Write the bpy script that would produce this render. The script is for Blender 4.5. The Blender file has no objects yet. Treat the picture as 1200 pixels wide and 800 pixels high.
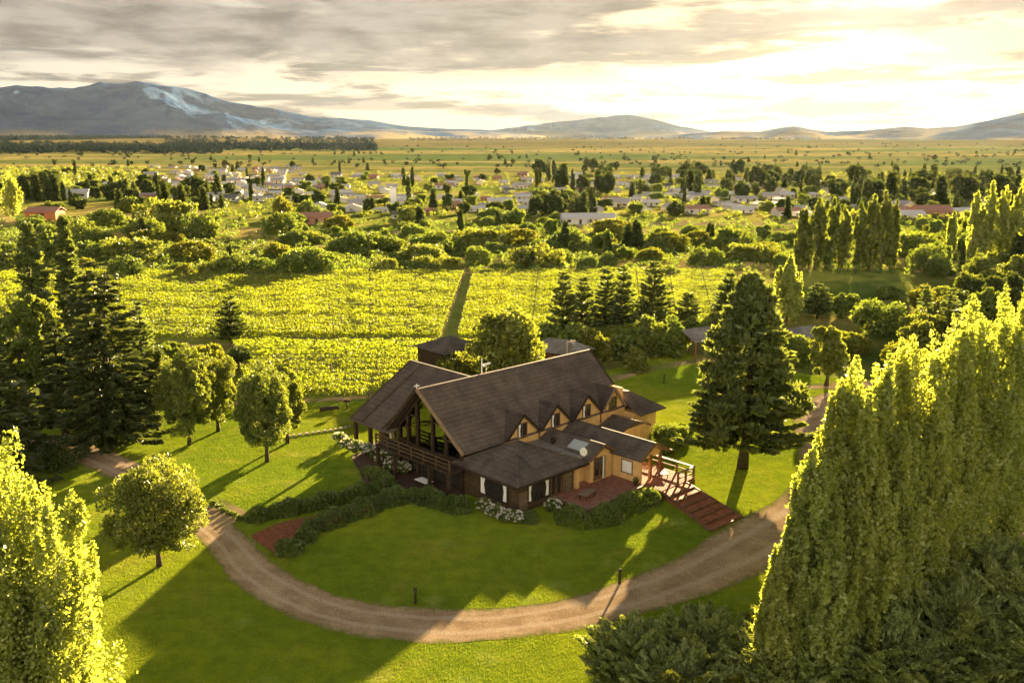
import bpy, math, random
import numpy as np
from math import sin, cos, tan, atan, atan2, radians, sqrt, pi
from mathutils import Vector, noise

S = bpy.context.scene
COL = S.collection

# ------------------------------------------------------------------ camera
F_PX, CAM_H = 1100.0, 28.0                 # focal length for a 1200 px wide frame
PITCH = atan(240 / F_PX)
cam_d = bpy.data.cameras.new('camera')
cam = bpy.data.objects.new('camera', cam_d)
COL.objects.link(cam)
cam.location = (0, 0, CAM_H)
cam.rotation_euler = (pi / 2 - PITCH, 0, 0)
cam_d.sensor_width = 36
cam_d.lens = 36 * F_PX / 1200
cam_d.clip_start, cam_d.clip_end = 0.5, 60000
S.camera = cam

# ------------------------------------------------------------------ sun, sky, exposure
SUN_AZ, SUN_EL = radians(19.5), radians(9.9)
SUNV = Vector((sin(SUN_AZ) * cos(SUN_EL), cos(SUN_AZ) * cos(SUN_EL), sin(SUN_EL)))
sun_d = bpy.data.lights.new('sun', 'SUN')
sun_d.energy = 5.0
sun_d.angle = radians(0.6)
sun_d.color = (1.0, 0.75, 0.41)
sun = bpy.data.objects.new('sun', sun_d)
sun.rotation_euler = SUNV.to_track_quat('Z', 'Y').to_euler()
sun.location = (60, 150, 80)
COL.objects.link(sun)

S.view_settings.view_transform = 'Standard'
S.view_settings.look = 'None'
S.view_settings.gamma = 1
S.view_settings.exposure = 3.55
S.cycles.use_denoising = True
S.cycles.max_bounces = 8
S.cycles.diffuse_bounces = 5
S.cycles.glossy_bounces = 2
S.cycles.transmission_bounces = 4
S.cycles.transparent_max_bounces = 4
S.cycles.volume_bounces = 0
S.cycles.sample_clamp_indirect = 4
S.cycles.caustics_reflective = False
S.cycles.caustics_refractive = False


class NT:
    """tiny wrapper for building node trees"""
    def __init__(s, tree):
        s.t = tree
        s.n = tree.nodes
        s.n.clear()

    def node(s, typ, **kw):
        n = s.n.new(typ)
        ins = kw.pop('i', {})
        for k, v in kw.items():
            setattr(n, k, v)
        for k, v in ins.items():
            s.put(n, k, v)
        return n

    def put(s, n, k, v):
        sock = n.inputs[k]
        if isinstance(v, bpy.types.NodeSocket):
            s.t.links.new(v, sock)
        elif isinstance(v, bpy.types.Node):
            s.t.links.new(v.outputs[0], sock)
        else:
            sock.default_value = v

    def m(s, op, a, b=None, c=None, clamp=False):
        n = s.node('ShaderNodeMath', operation=op, use_clamp=clamp)
        s.put(n, 0, a)
        if b is not None: s.put(n, 1, b)
        if c is not None: s.put(n, 2, c)
        return n.outputs[0]

    def mr(s, v, a, b, c=0.0, d=1.0):
        n = s.node('ShaderNodeMapRange', interpolation_type='SMOOTHSTEP')
        s.put(n, 0, v); s.put(n, 1, a); s.put(n, 2, b); s.put(n, 3, c); s.put(n, 4, d)
        return n.outputs[0]

    def mix(s, f, a, b, mode='MIX'):
        n = s.node('ShaderNodeMix', data_type='RGBA', blend_type=mode)
        s.put(n, 0, f)
        s.put(n, 6, a if not isinstance(a, tuple) else (*a, 1)[:4])
        s.put(n, 7, b if not isinstance(b, tuple) else (*b, 1)[:4])
        return n.outputs[2]

    def noise(s, vec, scale, detail=4, rough=0.55, dist=0.0):
        n = s.node('ShaderNodeTexNoise', i={'Scale': scale, 'Detail': detail, 'Roughness': rough, 'Distortion': dist})
        if vec is not None: s.put(n, 'Vector', vec)
        return n.outputs[0]

    def xyz(s, x, y, z):
        n = s.node('ShaderNodeCombineXYZ')
        s.put(n, 0, x); s.put(n, 1, y); s.put(n, 2, z)
        return n.outputs[0]


world = bpy.data.worlds.new('World')
S.world = world
world.use_nodes = True
w = NT(world.node_tree)
tc = w.node('ShaderNodeTexCoord')
sep = w.node('ShaderNodeSeparateXYZ', i={0: tc.outputs['Generated']})
X, Y, Z = sep.outputs
AZ = w.m('MULTIPLY', w.m('ARCTAN2', X, Y), 57.2958)        # degrees, 0 = straight ahead, + = right
EL = w.m('MULTIPLY', w.m('ARCSINE', Z), 57.2958)
sky = w.node('ShaderNodeTexSky', sky_type='NISHITA', sun_disc=False, sun_elevation=SUN_EL,
             sun_rotation=SUN_AZ, altitude=400, air_density=1.2, dust_density=2.5, ozone_density=1.0)
SKY_K = 0.05
# angle to the sun
dotn = w.node('ShaderNodeVectorMath', operation='DOT_PRODUCT', i={0: tc.outputs['Generated'], 1: tuple(SUNV)})
ANG = w.m('MULTIPLY', w.m('ARCCOSINE', w.m('MINIMUM', dotn.outputs['Value'], 0.99999)), 57.2958)
glow = w.m('POWER', 2.718, w.m('MULTIPLY', ANG, -0.32))
glow2 = w.m('POWER', 2.718, w.m('MULTIPLY', ANG, -0.055))
# cloud banks, laid out in azimuth and elevation
cv = w.xyz(w.m('MULTIPLY', AZ, 0.055), w.m('MULTIPLY', EL, 0.30), 3.7)
n1 = w.noise(cv, 1.6, 6, 0.58, 0.25)
cv2 = w.xyz(w.m('MULTIPLY', AZ, 0.05), w.m('MULTIPLY', EL, 0.42), 9.1)
n2 = w.noise(cv2, 2.6, 7, 0.6, 0.3)
nb = w.noise(w.xyz(w.m('MULTIPLY', AZ, 0.15), w.m('MULTIPLY', EL, 0.62), 4.2), 1.7, 8, 0.55, 0.2)
edge = w.m('ADD', 3.9, w.m('MULTIPLY', w.m('SUBTRACT', n1, 0.5), 7.0))
edge = w.m('ADD', edge, w.mr(AZ, 8, 20, 0, 1.6))
bank = w.m('MULTIPLY', w.mr(w.m('SUBTRACT', EL, edge), -0.5, 0.8), w.mr(n1, 0.33, 0.47, 0.35, 1.0))
low = w.m('MULTIPLY', w.mr(n2, 0.47, 0.60), w.mr(EL, 0.2, 0.9))
cream = w.mix(glow2, (0.064, 0.057, 0.049), (0.050, 0.0400, 0.0300))
dark = w.mix(w.mr(nb, 0.30, 0.66), (0.0205, 0.0175, 0.0152), (0.048, 0.0420, 0.0355))
dark = w.mix(w.m('MULTIPLY', glow2, 0.7), dark, (0.032, 0.0235, 0.0150))
lowc = w.mix(glow2, (0.012, 0.0108, 0.0100), (0.022, 0.0165, 0.0105))
clear = w.mix(0.95, w.mix(1.0, sky.outputs[0], (SKY_K,) * 3, 'MULTIPLY'), cream)
c = w.mix(w.m('MULTIPLY', low, 0.85), clear, lowc)
for (a0, e0, ra, re_, col, st) in ((4.6, 1.45, 5.2, 0.55, (0.085, 0.078, 0.066), 0.9), (4.8, 1.15, 4.8, 0.42, (0.026, 0.0235, 0.0215), 0.85), (-0.6, 1.55, 3.4, 0.42, (0.025, 0.022, 0.020), 0.7),
                                    (17.5, 1.55, 5.2, 0.5, (0.030, 0.0225, 0.0145), 0.75), (-9.5, 1.9, 3.6, 0.4, (0.024, 0.021, 0.019), 0.6), (26.5, 4.6, 5.0, 1.7, (0.040, 0.030, 0.0195), 0.6),
                                    (20.0, 2.9, 4.5, 0.4, (0.040, 0.031, 0.021), 0.5)):
    ex = w.m('POWER', w.m('DIVIDE', w.m('SUBTRACT', AZ, a0), ra), 2.0)
    ey = w.m('POWER', w.m('ABSOLUTE', w.m('DIVIDE', w.m('SUBTRACT', EL, e0), re_)), 2.0)
    ee = w.m('ADD', w.m('ADD', ex, ey), w.m('MULTIPLY', w.m('SUBTRACT', nb, 0.5), 3.0))
    c = w.mix(w.m('MULTIPLY', w.mr(ee, 1.15, 0.35), st), c, col)
c = w.mix(w.m('MULTIPLY', bank, 0.95), c, dark)
# unseen overcast above the frame, kept thick and grey to hold ambient light down
over = w.mix(0.9, w.mix(1.0, sky.outputs[0], (SKY_K,) * 3, 'MULTIPLY'), (0.011, 0.0130, 0.016))
c = w.mix(w.mr(EL, 9, 20), c, over)
g = w.mix(1.0, (1.0, 0.80, 0.58), glow, 'MULTIPLY')
c = w.mix(1.0, c, w.mix(1.0, g, (0.13,) * 3, 'MULTIPLY'), 'ADD')
# unseen bright cloud band behind the camera, added as fill for camera-facing sides
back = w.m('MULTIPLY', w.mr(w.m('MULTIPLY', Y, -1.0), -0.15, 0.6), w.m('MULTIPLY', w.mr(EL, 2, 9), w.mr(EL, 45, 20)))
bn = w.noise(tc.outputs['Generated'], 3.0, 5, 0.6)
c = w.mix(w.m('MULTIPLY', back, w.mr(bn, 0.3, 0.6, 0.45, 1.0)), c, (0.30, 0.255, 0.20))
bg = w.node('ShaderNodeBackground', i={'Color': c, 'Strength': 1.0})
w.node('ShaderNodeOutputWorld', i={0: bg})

# ------------------------------------------------------------------ frame geometry
_c, _s = cos(PITCH), sin(PITCH)


def G(px, py, z=0.0):
    """ground point seen at a photograph position"""
    u0 = 400 - py
    f = F_PX * _c + u0 * _s
    u = u0 * _c - F_PX * _s
    t = (z - CAM_H) / u
    return (px - 600) * t, f * t


def top_z(y, py):
    u0 = 400 - py
    return CAM_H + y * (u0 * _c - F_PX * _s) / (F_PX * _c + u0 * _s)


# ------------------------------------------------------------------ materials
MATS = {}


def mat(name):
    m = bpy.data.materials.new(name)
    m.use_nodes = True
    MATS[name] = m
    return m, NT(m.node_tree)


def simple(name, col, rough=0.8, var=0.25, scale=3.0, bump=0.0, metal=0.0, bscale=None, spec=0.1):
    m, t = mat(name)
    tc = t.node('ShaderNodeTexCoord').outputs['Object']
    n = t.noise(tc, scale, 5, 0.6)
    c = t.mix(t.mr(n, 0.3, 0.7), tuple(x * (1 - var) for x in col), tuple(min(1, x * (1 + var)) for x in col))
    p = t.node('ShaderNodeBsdfPrincipled', i={'Base Color': c, 'Roughness': rough, 'Metallic': metal, 'Specular IOR Level': spec})
    if bump:
        b = t.node('ShaderNodeBump', i={'Strength': bump, 'Distance': 0.03, 'Height': t.noise(tc, bscale or scale * 8, 4)})
        t.put(p, 'Normal', b)
    t.node('ShaderNodeOutputMaterial', i={0: p})
    return m


def leafmat(name, a, b, trans=0.42, tcol=None, per_obj=0.25, nscale=0.5):
    """a, b: dark and light leaf colours; varied per leaf, per clump and per plant"""
    m, t = mat(name)
    geo = t.node('ShaderNodeNewGeometry')
    tc = t.node('ShaderNodeTexCoord').outputs['Object']
    oi = t.node('ShaderNodeObjectInfo')
    n = t.noise(tc, nscale, 2)
    k = t.m('ADD', t.m('MULTIPLY', geo.outputs['Random Per Island'], 0.55), t.m('MULTIPLY', t.mr(n, 0.35, 0.65), 0.45))
    col = t.mix(k, a, b)
    col = t.mix(t.m('MULTIPLY', oi.outputs['Random'], per_obj), col, (b[0] * 1.15, b[1] * 0.95, b[2] * 0.7))
    d = t.node('ShaderNodeBsdfDiffuse', i={'Color': col})
    tcl = t.mix(1.0, col, tcol or (1.25, 1.15, 0.5), 'MULTIPLY')
    tr = t.node('ShaderNodeBsdfTranslucent', i={'Color': tcl})
    mx = t.node('ShaderNodeMixShader', i={0: trans, 1: d, 2: tr})
    gl = t.node('ShaderNodeBsdfGlossy', i={'Color': (0.9, 0.9, 0.9, 1), 'Roughness': 0.45})
    mx2 = t.node('ShaderNodeMixShader', i={0: 0.0 if name in ('wood_leaf', 'far_leaf') else 0.03, 1: mx, 2: gl})
    t.node('ShaderNodeOutputMaterial', i={0: mx2})
    return m


# broadleaf, poplar, fir, etc.
L_POP = leafmat('poplar_leaf', (0.20, 0.26, 0.060), (0.36, 0.42, 0.095), 0.58)
L_BROAD = leafmat('broad_leaf', (0.095, 0.135, 0.030), (0.21, 0.25, 0.045), 0.45)
L_DARK = leafmat('dark_leaf', (0.040, 0.062, 0.018), (0.11, 0.14, 0.028), 0.35)
L_FIR = leafmat('fir_needle', (0.030, 0.048, 0.018), (0.085, 0.11, 0.03), 0.3)
L_PINE = leafmat('pine_needle', (0.065, 0.100, 0.036), (0.165, 0.210, 0.058), 0.42)
L_WIL = leafmat('willow_leaf', (0.080, 0.130, 0.026), (0.185, 0.24, 0.042), 0.42, nscale=0.3)
L_JUN = leafmat('juniper_leaf', (0.13, 0.18, 0.055), (0.31, 0.36, 0.09), 0.45)
L_VINE = leafmat('vine_leaf', (0.16, 0.225, 0.018), (0.28, 0.33, 0.025), 0.48, nscale=0.15, per_obj=0.1)
L_HEDGE = leafmat('hedge_leaf', (0.070, 0.115, 0.028), (0.17, 0.225, 0.05), 0.4)
L_YEL = leafmat('golden_leaf', (0.09, 0.12, 0.014), (0.21, 0.225, 0.03), 0.45)
L_TOWN = leafmat('far_leaf', (0.040, 0.068, 0.030), (0.11, 0.135, 0.045), 0.3, nscale=0.2)
PETAL = leafmat('petal', (0.6, 0.58, 0.5), (0.85, 0.83, 0.76), 0.3, tcol=(1, 1, 0.9))
BARK = simple('bark', (0.055, 0.042, 0.03), 0.9, 0.35, 4, 0.6)
BARK_P = simple('poplar_bark', (0.14, 0.125, 0.09), 0.9, 0.35, 4, 0.6)


def ground_mat(name, ca, cb, sc, cc=None, sc2=None, bump=0.5, bsc=12.0, bd=0.05, fine=None):
    m, t = mat(name)
    p = t.node('ShaderNodeNewGeometry').outputs['Position']
    n = t.noise(p, sc, 6, 0.6)
    c = t.mix(t.mr(n, 0.32, 0.68), ca, cb)
    if cc:
        n2 = t.noise(p, sc2, 5, 0.6, 0.4)
        c = t.mix(t.mr(n2, 0.48, 0.62), c, cc)
    if fine:
        c = t.mix(1.0, c, t.mix(t.mr(t.noise(p, fine, 3), 0.3, 0.7), (0.72,) * 3, (1.28,) * 3), 'MULTIPLY')
    b = t.node('ShaderNodeBump', i={'Strength': bump, 'Distance': bd, 'Height': t.noise(p, bsc, 5, 0.65)})
    bs = t.node('ShaderNodeBsdfDiffuse', i={'Color': c, 'Normal': b, 'Roughness': 0.6})
    t.node('ShaderNodeOutputMaterial', i={0: bs})
    return m


def lawn_mat():
    m, t = mat('lawn_grass')
    p = t.node('ShaderNodeNewGeometry').outputs['Position']
    big = t.mr(t.noise(p, 0.06, 4, 0.55), 0.35, 0.65)
    c = t.mix(big, (0.120, 0.182, 0.013), (0.200, 0.245, 0.016))
    # lighter worn and clover patches, 1-2 m wide
    vo = t.node('ShaderNodeTexVoronoi', i={'Scale': 0.28, 'Vector': p, 'Randomness': 1.0})
    pv = t.mr(t.m('ADD', vo.outputs['Distance'], t.m('MULTIPLY', t.noise(p, 2.5, 3), 0.35)), 0.26, 0.46, 1, 0)
    c = t.mix(t.m('MULTIPLY', pv, 0.45), c, (0.25, 0.29, 0.06))
    c = t.mix(t.m('MULTIPLY', t.mr(t.noise(p, 0.22, 6, 0.7, 0.6), 0.52, 0.66), 0.4), c, (0.27, 0.24, 0.04))
    c = t.mix(t.m('MULTIPLY', t.mr(t.noise(p, 0.5, 6, 0.7, 0.3), 0.55, 0.68), 0.45), c, (0.09, 0.16, 0.012))
    mid = t.mr(t.noise(p, 0.9, 6, 0.65), 0.3, 0.7)
    c = t.mix(1.0, c, t.mix(mid, (0.78, 0.8, 0.8), (1.2, 1.16, 1.1)), 'MULTIPLY')
    c = t.mix(1.0, c, t.mix(t.mr(t.noise(p, 9, 4, 0.7), 0.3, 0.7), (0.78,) * 3, (1.2,) * 3), 'MULTIPLY')
    h = t.m('ADD', t.m('MULTIPLY', t.noise(p, 14, 4, 0.7), 0.6), t.noise(p, 1.3, 3, 0.6))
    b = t.node('ShaderNodeBump', i={'Strength': 0.55, 'Distance': 0.07, 'Height': h})
    bs = t.node('ShaderNodeBsdfDiffuse', i={'Color': c, 'Normal': b, 'Roughness': 0.4})
    t.node('ShaderNodeOutputMaterial', i={0: bs})
    return m


def road_mat():
    m, t = mat('gravel')
    p = t.node('ShaderNodeNewGeometry').outputs['Position']
    uv = t.node('ShaderNodeUVMap')
    v = t.node('ShaderNodeSeparateXYZ', i={0: uv}).outputs[1]
    n = t.noise(p, 0.5, 5, 0.6)
    c = t.mix(t.mr(n, 0.3, 0.7), (0.25, 0.172, 0.10), (0.38, 0.275, 0.17))
    wv = t.m('ADD', v, t.m('MULTIPLY', t.m('SUBTRACT', t.noise(p, 0.35, 2), 0.5), 0.10))
    tr = t.m('ABSOLUTE', t.m('SUBTRACT', t.m('ABSOLUTE', t.m('SUBTRACT', wv, 0.5)), 0.2))
    c = t.mix(t.m('MULTIPLY', t.mr(tr, 0.02, 0.09, 1, 0), 0.6), c, (0.43, 0.335, 0.235))
    eg = t.m('ABSOLUTE', t.m('SUBTRACT', wv, 0.5))
    c = t.mix(t.m('MULTIPLY', t.mr(t.m('ADD', eg, t.m('MULTIPLY', t.m('SUBTRACT', t.noise(p, 1.8, 4), 0.5), 0.3)), 0.36, 0.50), 0.85), c, (0.14, 0.15, 0.03))
    c = t.mix(1.0, c, t.mix(t.mr(t.noise(p, 16, 3, 0.8), 0.3, 0.7), (0.62,) * 3, (1.38,) * 3), 'MULTIPLY')
    b = t.node('ShaderNodeBump', i={'Strength': 0.6, 'Distance': 0.05, 'Height': t.noise(p, 18, 4, 0.7)})
    bs = t.node('ShaderNodeBsdfDiffuse', i={'Color': c, 'Normal': b, 'Roughness': 0.5})
    t.node('ShaderNodeOutputMaterial', i={0: bs})
    return m


M_LAWN = lawn_mat()
M_ROAD = road_mat()
M_SOIL = ground_mat('vineyard_ground', (0.10, 0.15, 0.018), (0.17, 0.19, 0.03), 0.15, (0.16, 0.13, 0.055), 0.4, fine=3)
M_TRACK = ground_mat('dirt_track', (0.24, 0.17, 0.09), (0.34, 0.25, 0.14), 0.3, (0.14, 0.16, 0.04), 0.25)
M_DRY = ground_mat('dry_grass', (0.30, 0.23, 0.07), (0.42, 0.31, 0.11), 0.02, (0.13, 0.16, 0.03), 0.012, bsc=2, bd=0.3)
M_GRASSF = ground_mat('rough_grass', (0.13, 0.17, 0.025), (0.22, 0.22, 0.045), 0.04, (0.07, 0.10, 0.02), 0.02, bsc=2, bd=0.3)
M_RED = simple('red_brick_paving', (0.26, 0.095, 0.045), 0.85, 0.3, 2.5, 0.4)
M_STONE = simple('kerb_stone', (0.30, 0.26, 0.2), 0.9, 0.3, 3, 0.5)


def terrain_mat():
    m, t = mat('valley_ground')
    p = t.node('ShaderNodeNewGeometry').outputs['Position']
    sy = t.node('ShaderNodeSeparateXYZ', i={0: p})
    px = t.xyz(t.m('MULTIPLY', sy.outputs[0], 0.5), sy.outputs[1], 0.0)
    a = t.mr(t.noise(px, 0.008, 6, 0.6, 0.3), 0.38, 0.62)
    near = t.mix(a, (0.085, 0.125, 0.02), (0.24, 0.20, 0.055))
    near = t.mix(t.mr(t.noise(p, 0.06, 5), 0.45, 0.65), near, (0.07, 0.10, 0.018))
    px2 = t.xyz(t.m('MULTIPLY', sy.outputs[0], 0.25), sy.outputs[1], 0.0)
    f1 = t.mr(t.noise(px2, 0.0045, 7, 0.6, 0.4), 0.40, 0.60)
    far = t.mix(f1, (0.070, 0.10, 0.028), (0.22, 0.17, 0.06))
    far = t.mix(t.m('MULTIPLY', t.mr(t.noise(px2, 0.016, 6, 0.65), 0.46, 0.60), 0.85), far, (0.06, 0.085, 0.03))
    far = t.mix(t.m('MULTIPLY', t.mr(t.noise(p, 0.045, 4, 0.7), 0.52, 0.62), 0.8), far, (0.035, 0.05, 0.02))
    far = t.mix(t.m('MULTIPLY', t.mr(sy.outputs[1], 1900, 2500), 0.55), far, (0.085, 0.062, 0.026))
    c = t.mix(t.mr(sy.outputs[1], 500, 850), near, far)
    b = t.node('ShaderNodeBump', i={'Strength': 0.5, 'Distance': 0.6, 'Height': t.noise(p, 0.5, 5, 0.65)})
    bs = t.node('ShaderNodeBsdfDiffuse', i={'Color': c, 'Normal': b})
    t.node('ShaderNodeOutputMaterial', i={0: bs})
    return m


def mountain_mat():
    m, t = mat('mountain_haze_rock')
    p = t.node('ShaderNodeNewGeometry').outputs['Position']
    z = t.node('ShaderNodeSeparateXYZ', i={0: p}).outputs[2]
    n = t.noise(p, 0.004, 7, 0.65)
    c = t.mix(t.mr(n, 0.35, 0.65), (0.018, 0.052, 0.135), (0.055, 0.095, 0.17))  # blue haze of the distance painted into the rock colour
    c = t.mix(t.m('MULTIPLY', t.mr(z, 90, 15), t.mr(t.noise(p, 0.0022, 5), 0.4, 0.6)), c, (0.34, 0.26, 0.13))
    sn = t.m('MULTIPLY', t.mr(t.m('ADD', z, t.m('MULTIPLY', t.noise(p, 0.012, 5), 110)), 458, 474), t.mr(t.noise(p, 0.03, 3), 0.42, 0.55))
    c = t.mix(t.m('MULTIPLY', sn, 0.22), c, (0.5, 0.5, 0.52))
    b = t.node('ShaderNodeBump', i={'Strength': 0.8, 'Distance': 45, 'Height': t.noise(p, 0.006, 8, 0.62)})
    bs = t.node('ShaderNodeBsdfDiffuse', i={'Color': c, 'Normal': b})
    t.node('ShaderNodeOutputMaterial', i={0: bs})
    return m


# ------------------------------------------------------------------ object helpers
def np_mesh(name, V, Fq, mats, idx=None, smooth=False):
    """fast mesh from arrays; Fq is (n,4) or (n,3)"""
    V = np.asarray(V, dtype=np.float32); Fq = np.asarray(Fq, dtype=np.int32)
    k = Fq.shape[1]
    me = bpy.data.meshes.new(name)
    me.vertices.add(len(V)); me.vertices.foreach_set('co', V.ravel())
    me.loops.add(Fq.size); me.loops.foreach_set('vertex_index', Fq.ravel())
    me.polygons.add(len(Fq))
    me.polygons.foreach_set('loop_start', np.arange(0, Fq.size, k, dtype=np.int32))
    me.polygons.foreach_set('loop_total', np.full(len(Fq), k, dtype=np.int32))
    if idx is not None:
        me.polygons.foreach_set('material_index', np.asarray(idx, dtype=np.int32))
    me.polygons.foreach_set('use_smooth', np.full(len(Fq), smooth))
    for m in (mats if isinstance(mats, (list, tuple)) else [mats]): me.materials.append(m)
    me.update(calc_edges=True)
    return me


def link(name, me, parent=None, loc=None, rz=0.0, scale=None):
    o = bpy.data.objects.new(name, me)
    COL.objects.link(o)
    if parent: o.parent = parent
    if loc is not None: o.location = loc
    if rz: o.rotation_euler[2] = rz
    if scale is not None: o.scale = scale
    return o


def tag(o, label=None, cat=None, group=None, kind=None):
    if label: o['label'] = label
    if cat: o['category'] = cat
    if group: o['group'] = group
    if kind: o['kind'] = kind
    return o


def thing(name, label, cat, loc=(0, 0, 0), rz=0.0, group=None):
    return tag(link(name, None, None, loc, rz), label, cat, group)


class MB:
    """collects boxes, slabs and tubes into one mesh"""
    def __init__(s): s.v = []; s.f = []

    def add(s, vs, fs):
        o = len(s.v); s.v += [tuple(p) for p in vs]; s.f += [tuple(i + o for i in f) for f in fs]; return s

    def box(s, x0, x1, y0, y1, z0, z1):
        x0, x1 = sorted((x0, x1)); y0, y1 = sorted((y0, y1)); z0, z1 = sorted((z0, z1))
        return s.add([(x0, y0, z0), (x1, y0, z0), (x1, y1, z0), (x0, y1, z0), (x0, y0, z1), (x1, y0, z1), (x1, y1, z1), (x0, y1, z1)],
                     [(0, 3, 2, 1), (4, 5, 6, 7), (0, 1, 5, 4), (1, 2, 6, 5), (2, 3, 7, 6), (3, 0, 4, 7)])

    def slab(s, pts, th, d=(0, 0, -1)):
        n = len(pts); lo = [(p[0] + d[0] * th, p[1] + d[1] * th, p[2] + d[2] * th) for p in pts]
        return s.add(list(pts) + lo, [tuple(range(n)), tuple(range(2 * n - 1, n - 1, -1))] + [(i, i + n, (i + 1) % n + n, (i + 1) % n) for i in range(n)])

    def bar(s, a, b, w=0.1, h=None):
        h = h or w
        a = Vector(a); b = Vector(b); d = (b - a).normalized()
        sd = d.cross(Vector((0, 0, 1)))
        if sd.length < 1e-3: sd = Vector((1, 0, 0))
        sd.normalize(); up = sd.cross(d).normalized()
        sd = sd * w / 2; up = up * h / 2
        return s.add([a - sd - up, a + sd - up, a + sd + up, a - sd + up, b - sd - up, b + sd - up, b + sd + up, b - sd + up],
                     [(0, 3, 2, 1), (4, 5, 6, 7), (0, 1, 5, 4), (1, 2, 6, 5), (2, 3, 7, 6), (3, 0, 4, 7)])

    def tube(s, pts, rs, n=8):
        rings = []
        for i, p in enumerate(pts):
            p = Vector(p)
            q = Vector(pts[min(i + 1, len(pts) - 1)]) - Vector(pts[max(i - 1, 0)])
            d = q.normalized(); a = d.cross(Vector((0.13, 0.97, 0.2))).normalized(); b = d.cross(a)
            rings.append([p + (a * cos(2 * pi * k / n) + b * sin(2 * pi * k / n)) * rs[i] for k in range(n)])
        o = len(s.v)
        for r in rings: s.v += [tuple(p) for p in r]
        for i in range(len(pts) - 1):
            for k in range(n):
                s.f.append((o + i * n + k, o + i * n + (k + 1) % n, o + (i + 1) * n + (k + 1) % n, o + (i + 1) * n + k))
        s.f.append(tuple(o + k for k in range(n))[::-1]); s.f.append(tuple(o + (len(pts) - 1) * n + k for k in range(n)))
        return s

    def mesh(s, name, m, smooth=False):
        me = bpy.data.meshes.new(name); me.from_pydata(s.v, [], s.f)
        for mm in (m if isinstance(m, (list, tuple)) else [m]): me.materials.append(mm)
        if smooth: me.polygons.foreach_set('use_smooth', [True] * len(me.polygons))
        me.update(); return me

    def build(s, name, m, parent=None, loc=None, smooth=False):
        return link(name, s.mesh(name, m, smooth), parent, loc)


# ------------------------------------------------------------------ foliage
def unit(rng, n):
    v = rng.normal(size=(n, 3)); return v / np.linalg.norm(v, axis=1, keepdims=True)


def cards(rng, C, A, size, aspect=1.7, jitter=0.5, sz_var=0.35):
    """one pointed leaf per centre C; A = direction the leaf points along"""
    n = len(C)
    A = A + rng.normal(size=(n, 3)) * jitter
    A /= np.linalg.norm(A, axis=1, keepdims=True) + 1e-9
    R = unit(rng, n)
    B = np.cross(A, R); B /= np.linalg.norm(B, axis=1, keepdims=True) + 1e-9
    s = (size * (1 + sz_var * rng.uniform(-1, 1, n)))[:, None]
    L = A * s * 0.5 * aspect; W = B * s * 0.5
    V = np.stack([C - L, C + W - L * 0.1, C + L, C - W - L * 0.1], 1).reshape(-1, 3)
    return V, np.arange(4 * n).reshape(n, 4)


def clumps_to_leaves(rng, cc, cr, per, size, squash=1.0, up=0.25, droop=0.0, aspect=1.6, jitter=0.6):
    n = len(cc)
    d = unit(rng, n * per)
    rad = rng.uniform(0.45, 1.08, n * per) ** 0.6
    ci = np.repeat(np.arange(n), per)
    off = d * (rad * cr[ci])[:, None]; off[:, 2] *= squash
    if droop: off[:, 2] -= droop * cr[ci] * (np.linalg.norm(d[:, :2], axis=1)) ** 2
    C = cc[ci] + off
    A = d + np.array([0, 0, up])
    return cards(rng, C, A, size, aspect, jitter)


def join(parts):
    V, Fs, o = [], [], 0
    for v, f in parts: V.append(v); Fs.append(f + o); o += len(v)
    return np.concatenate(V), np.concatenate(Fs)


def crown_broad(seed, h, r, base, n=70, per=90, leaf=0.28, rc=0.26, flat=0.0, squash=0.85, droop=0.0, lobe=0.15):
    """rounded crown made of leaf clumps on and inside an uneven ellipsoid"""
    rng = np.random.default_rng(seed)
    d = unit(rng, n * 3); d = d[:n]
    k = rng.uniform(0.5, 1.0, len(d)) ** 0.5
    lob = 1 + lobe * np.sin(3 * np.arctan2(d[:, 1], d[:, 0]) + seed) + lobe * 0.7 * rng.normal(size=len(d))
    zc = (h + base) / 2; hz = (h - base) / 2
    rr = r * (1 - rc * 0.7); hh = hz * (1 - rc * 0.6)
    cc = d * (k * lob)[:, None] * np.array([rr, rr, hh]) + np.array([0, 0, zc])
    cr = r * rc * rng.uniform(0.7, 1.3, len(d))
    return clumps_to_leaves(rng, cc, cr, per, leaf, squash, droop=droop)


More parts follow.
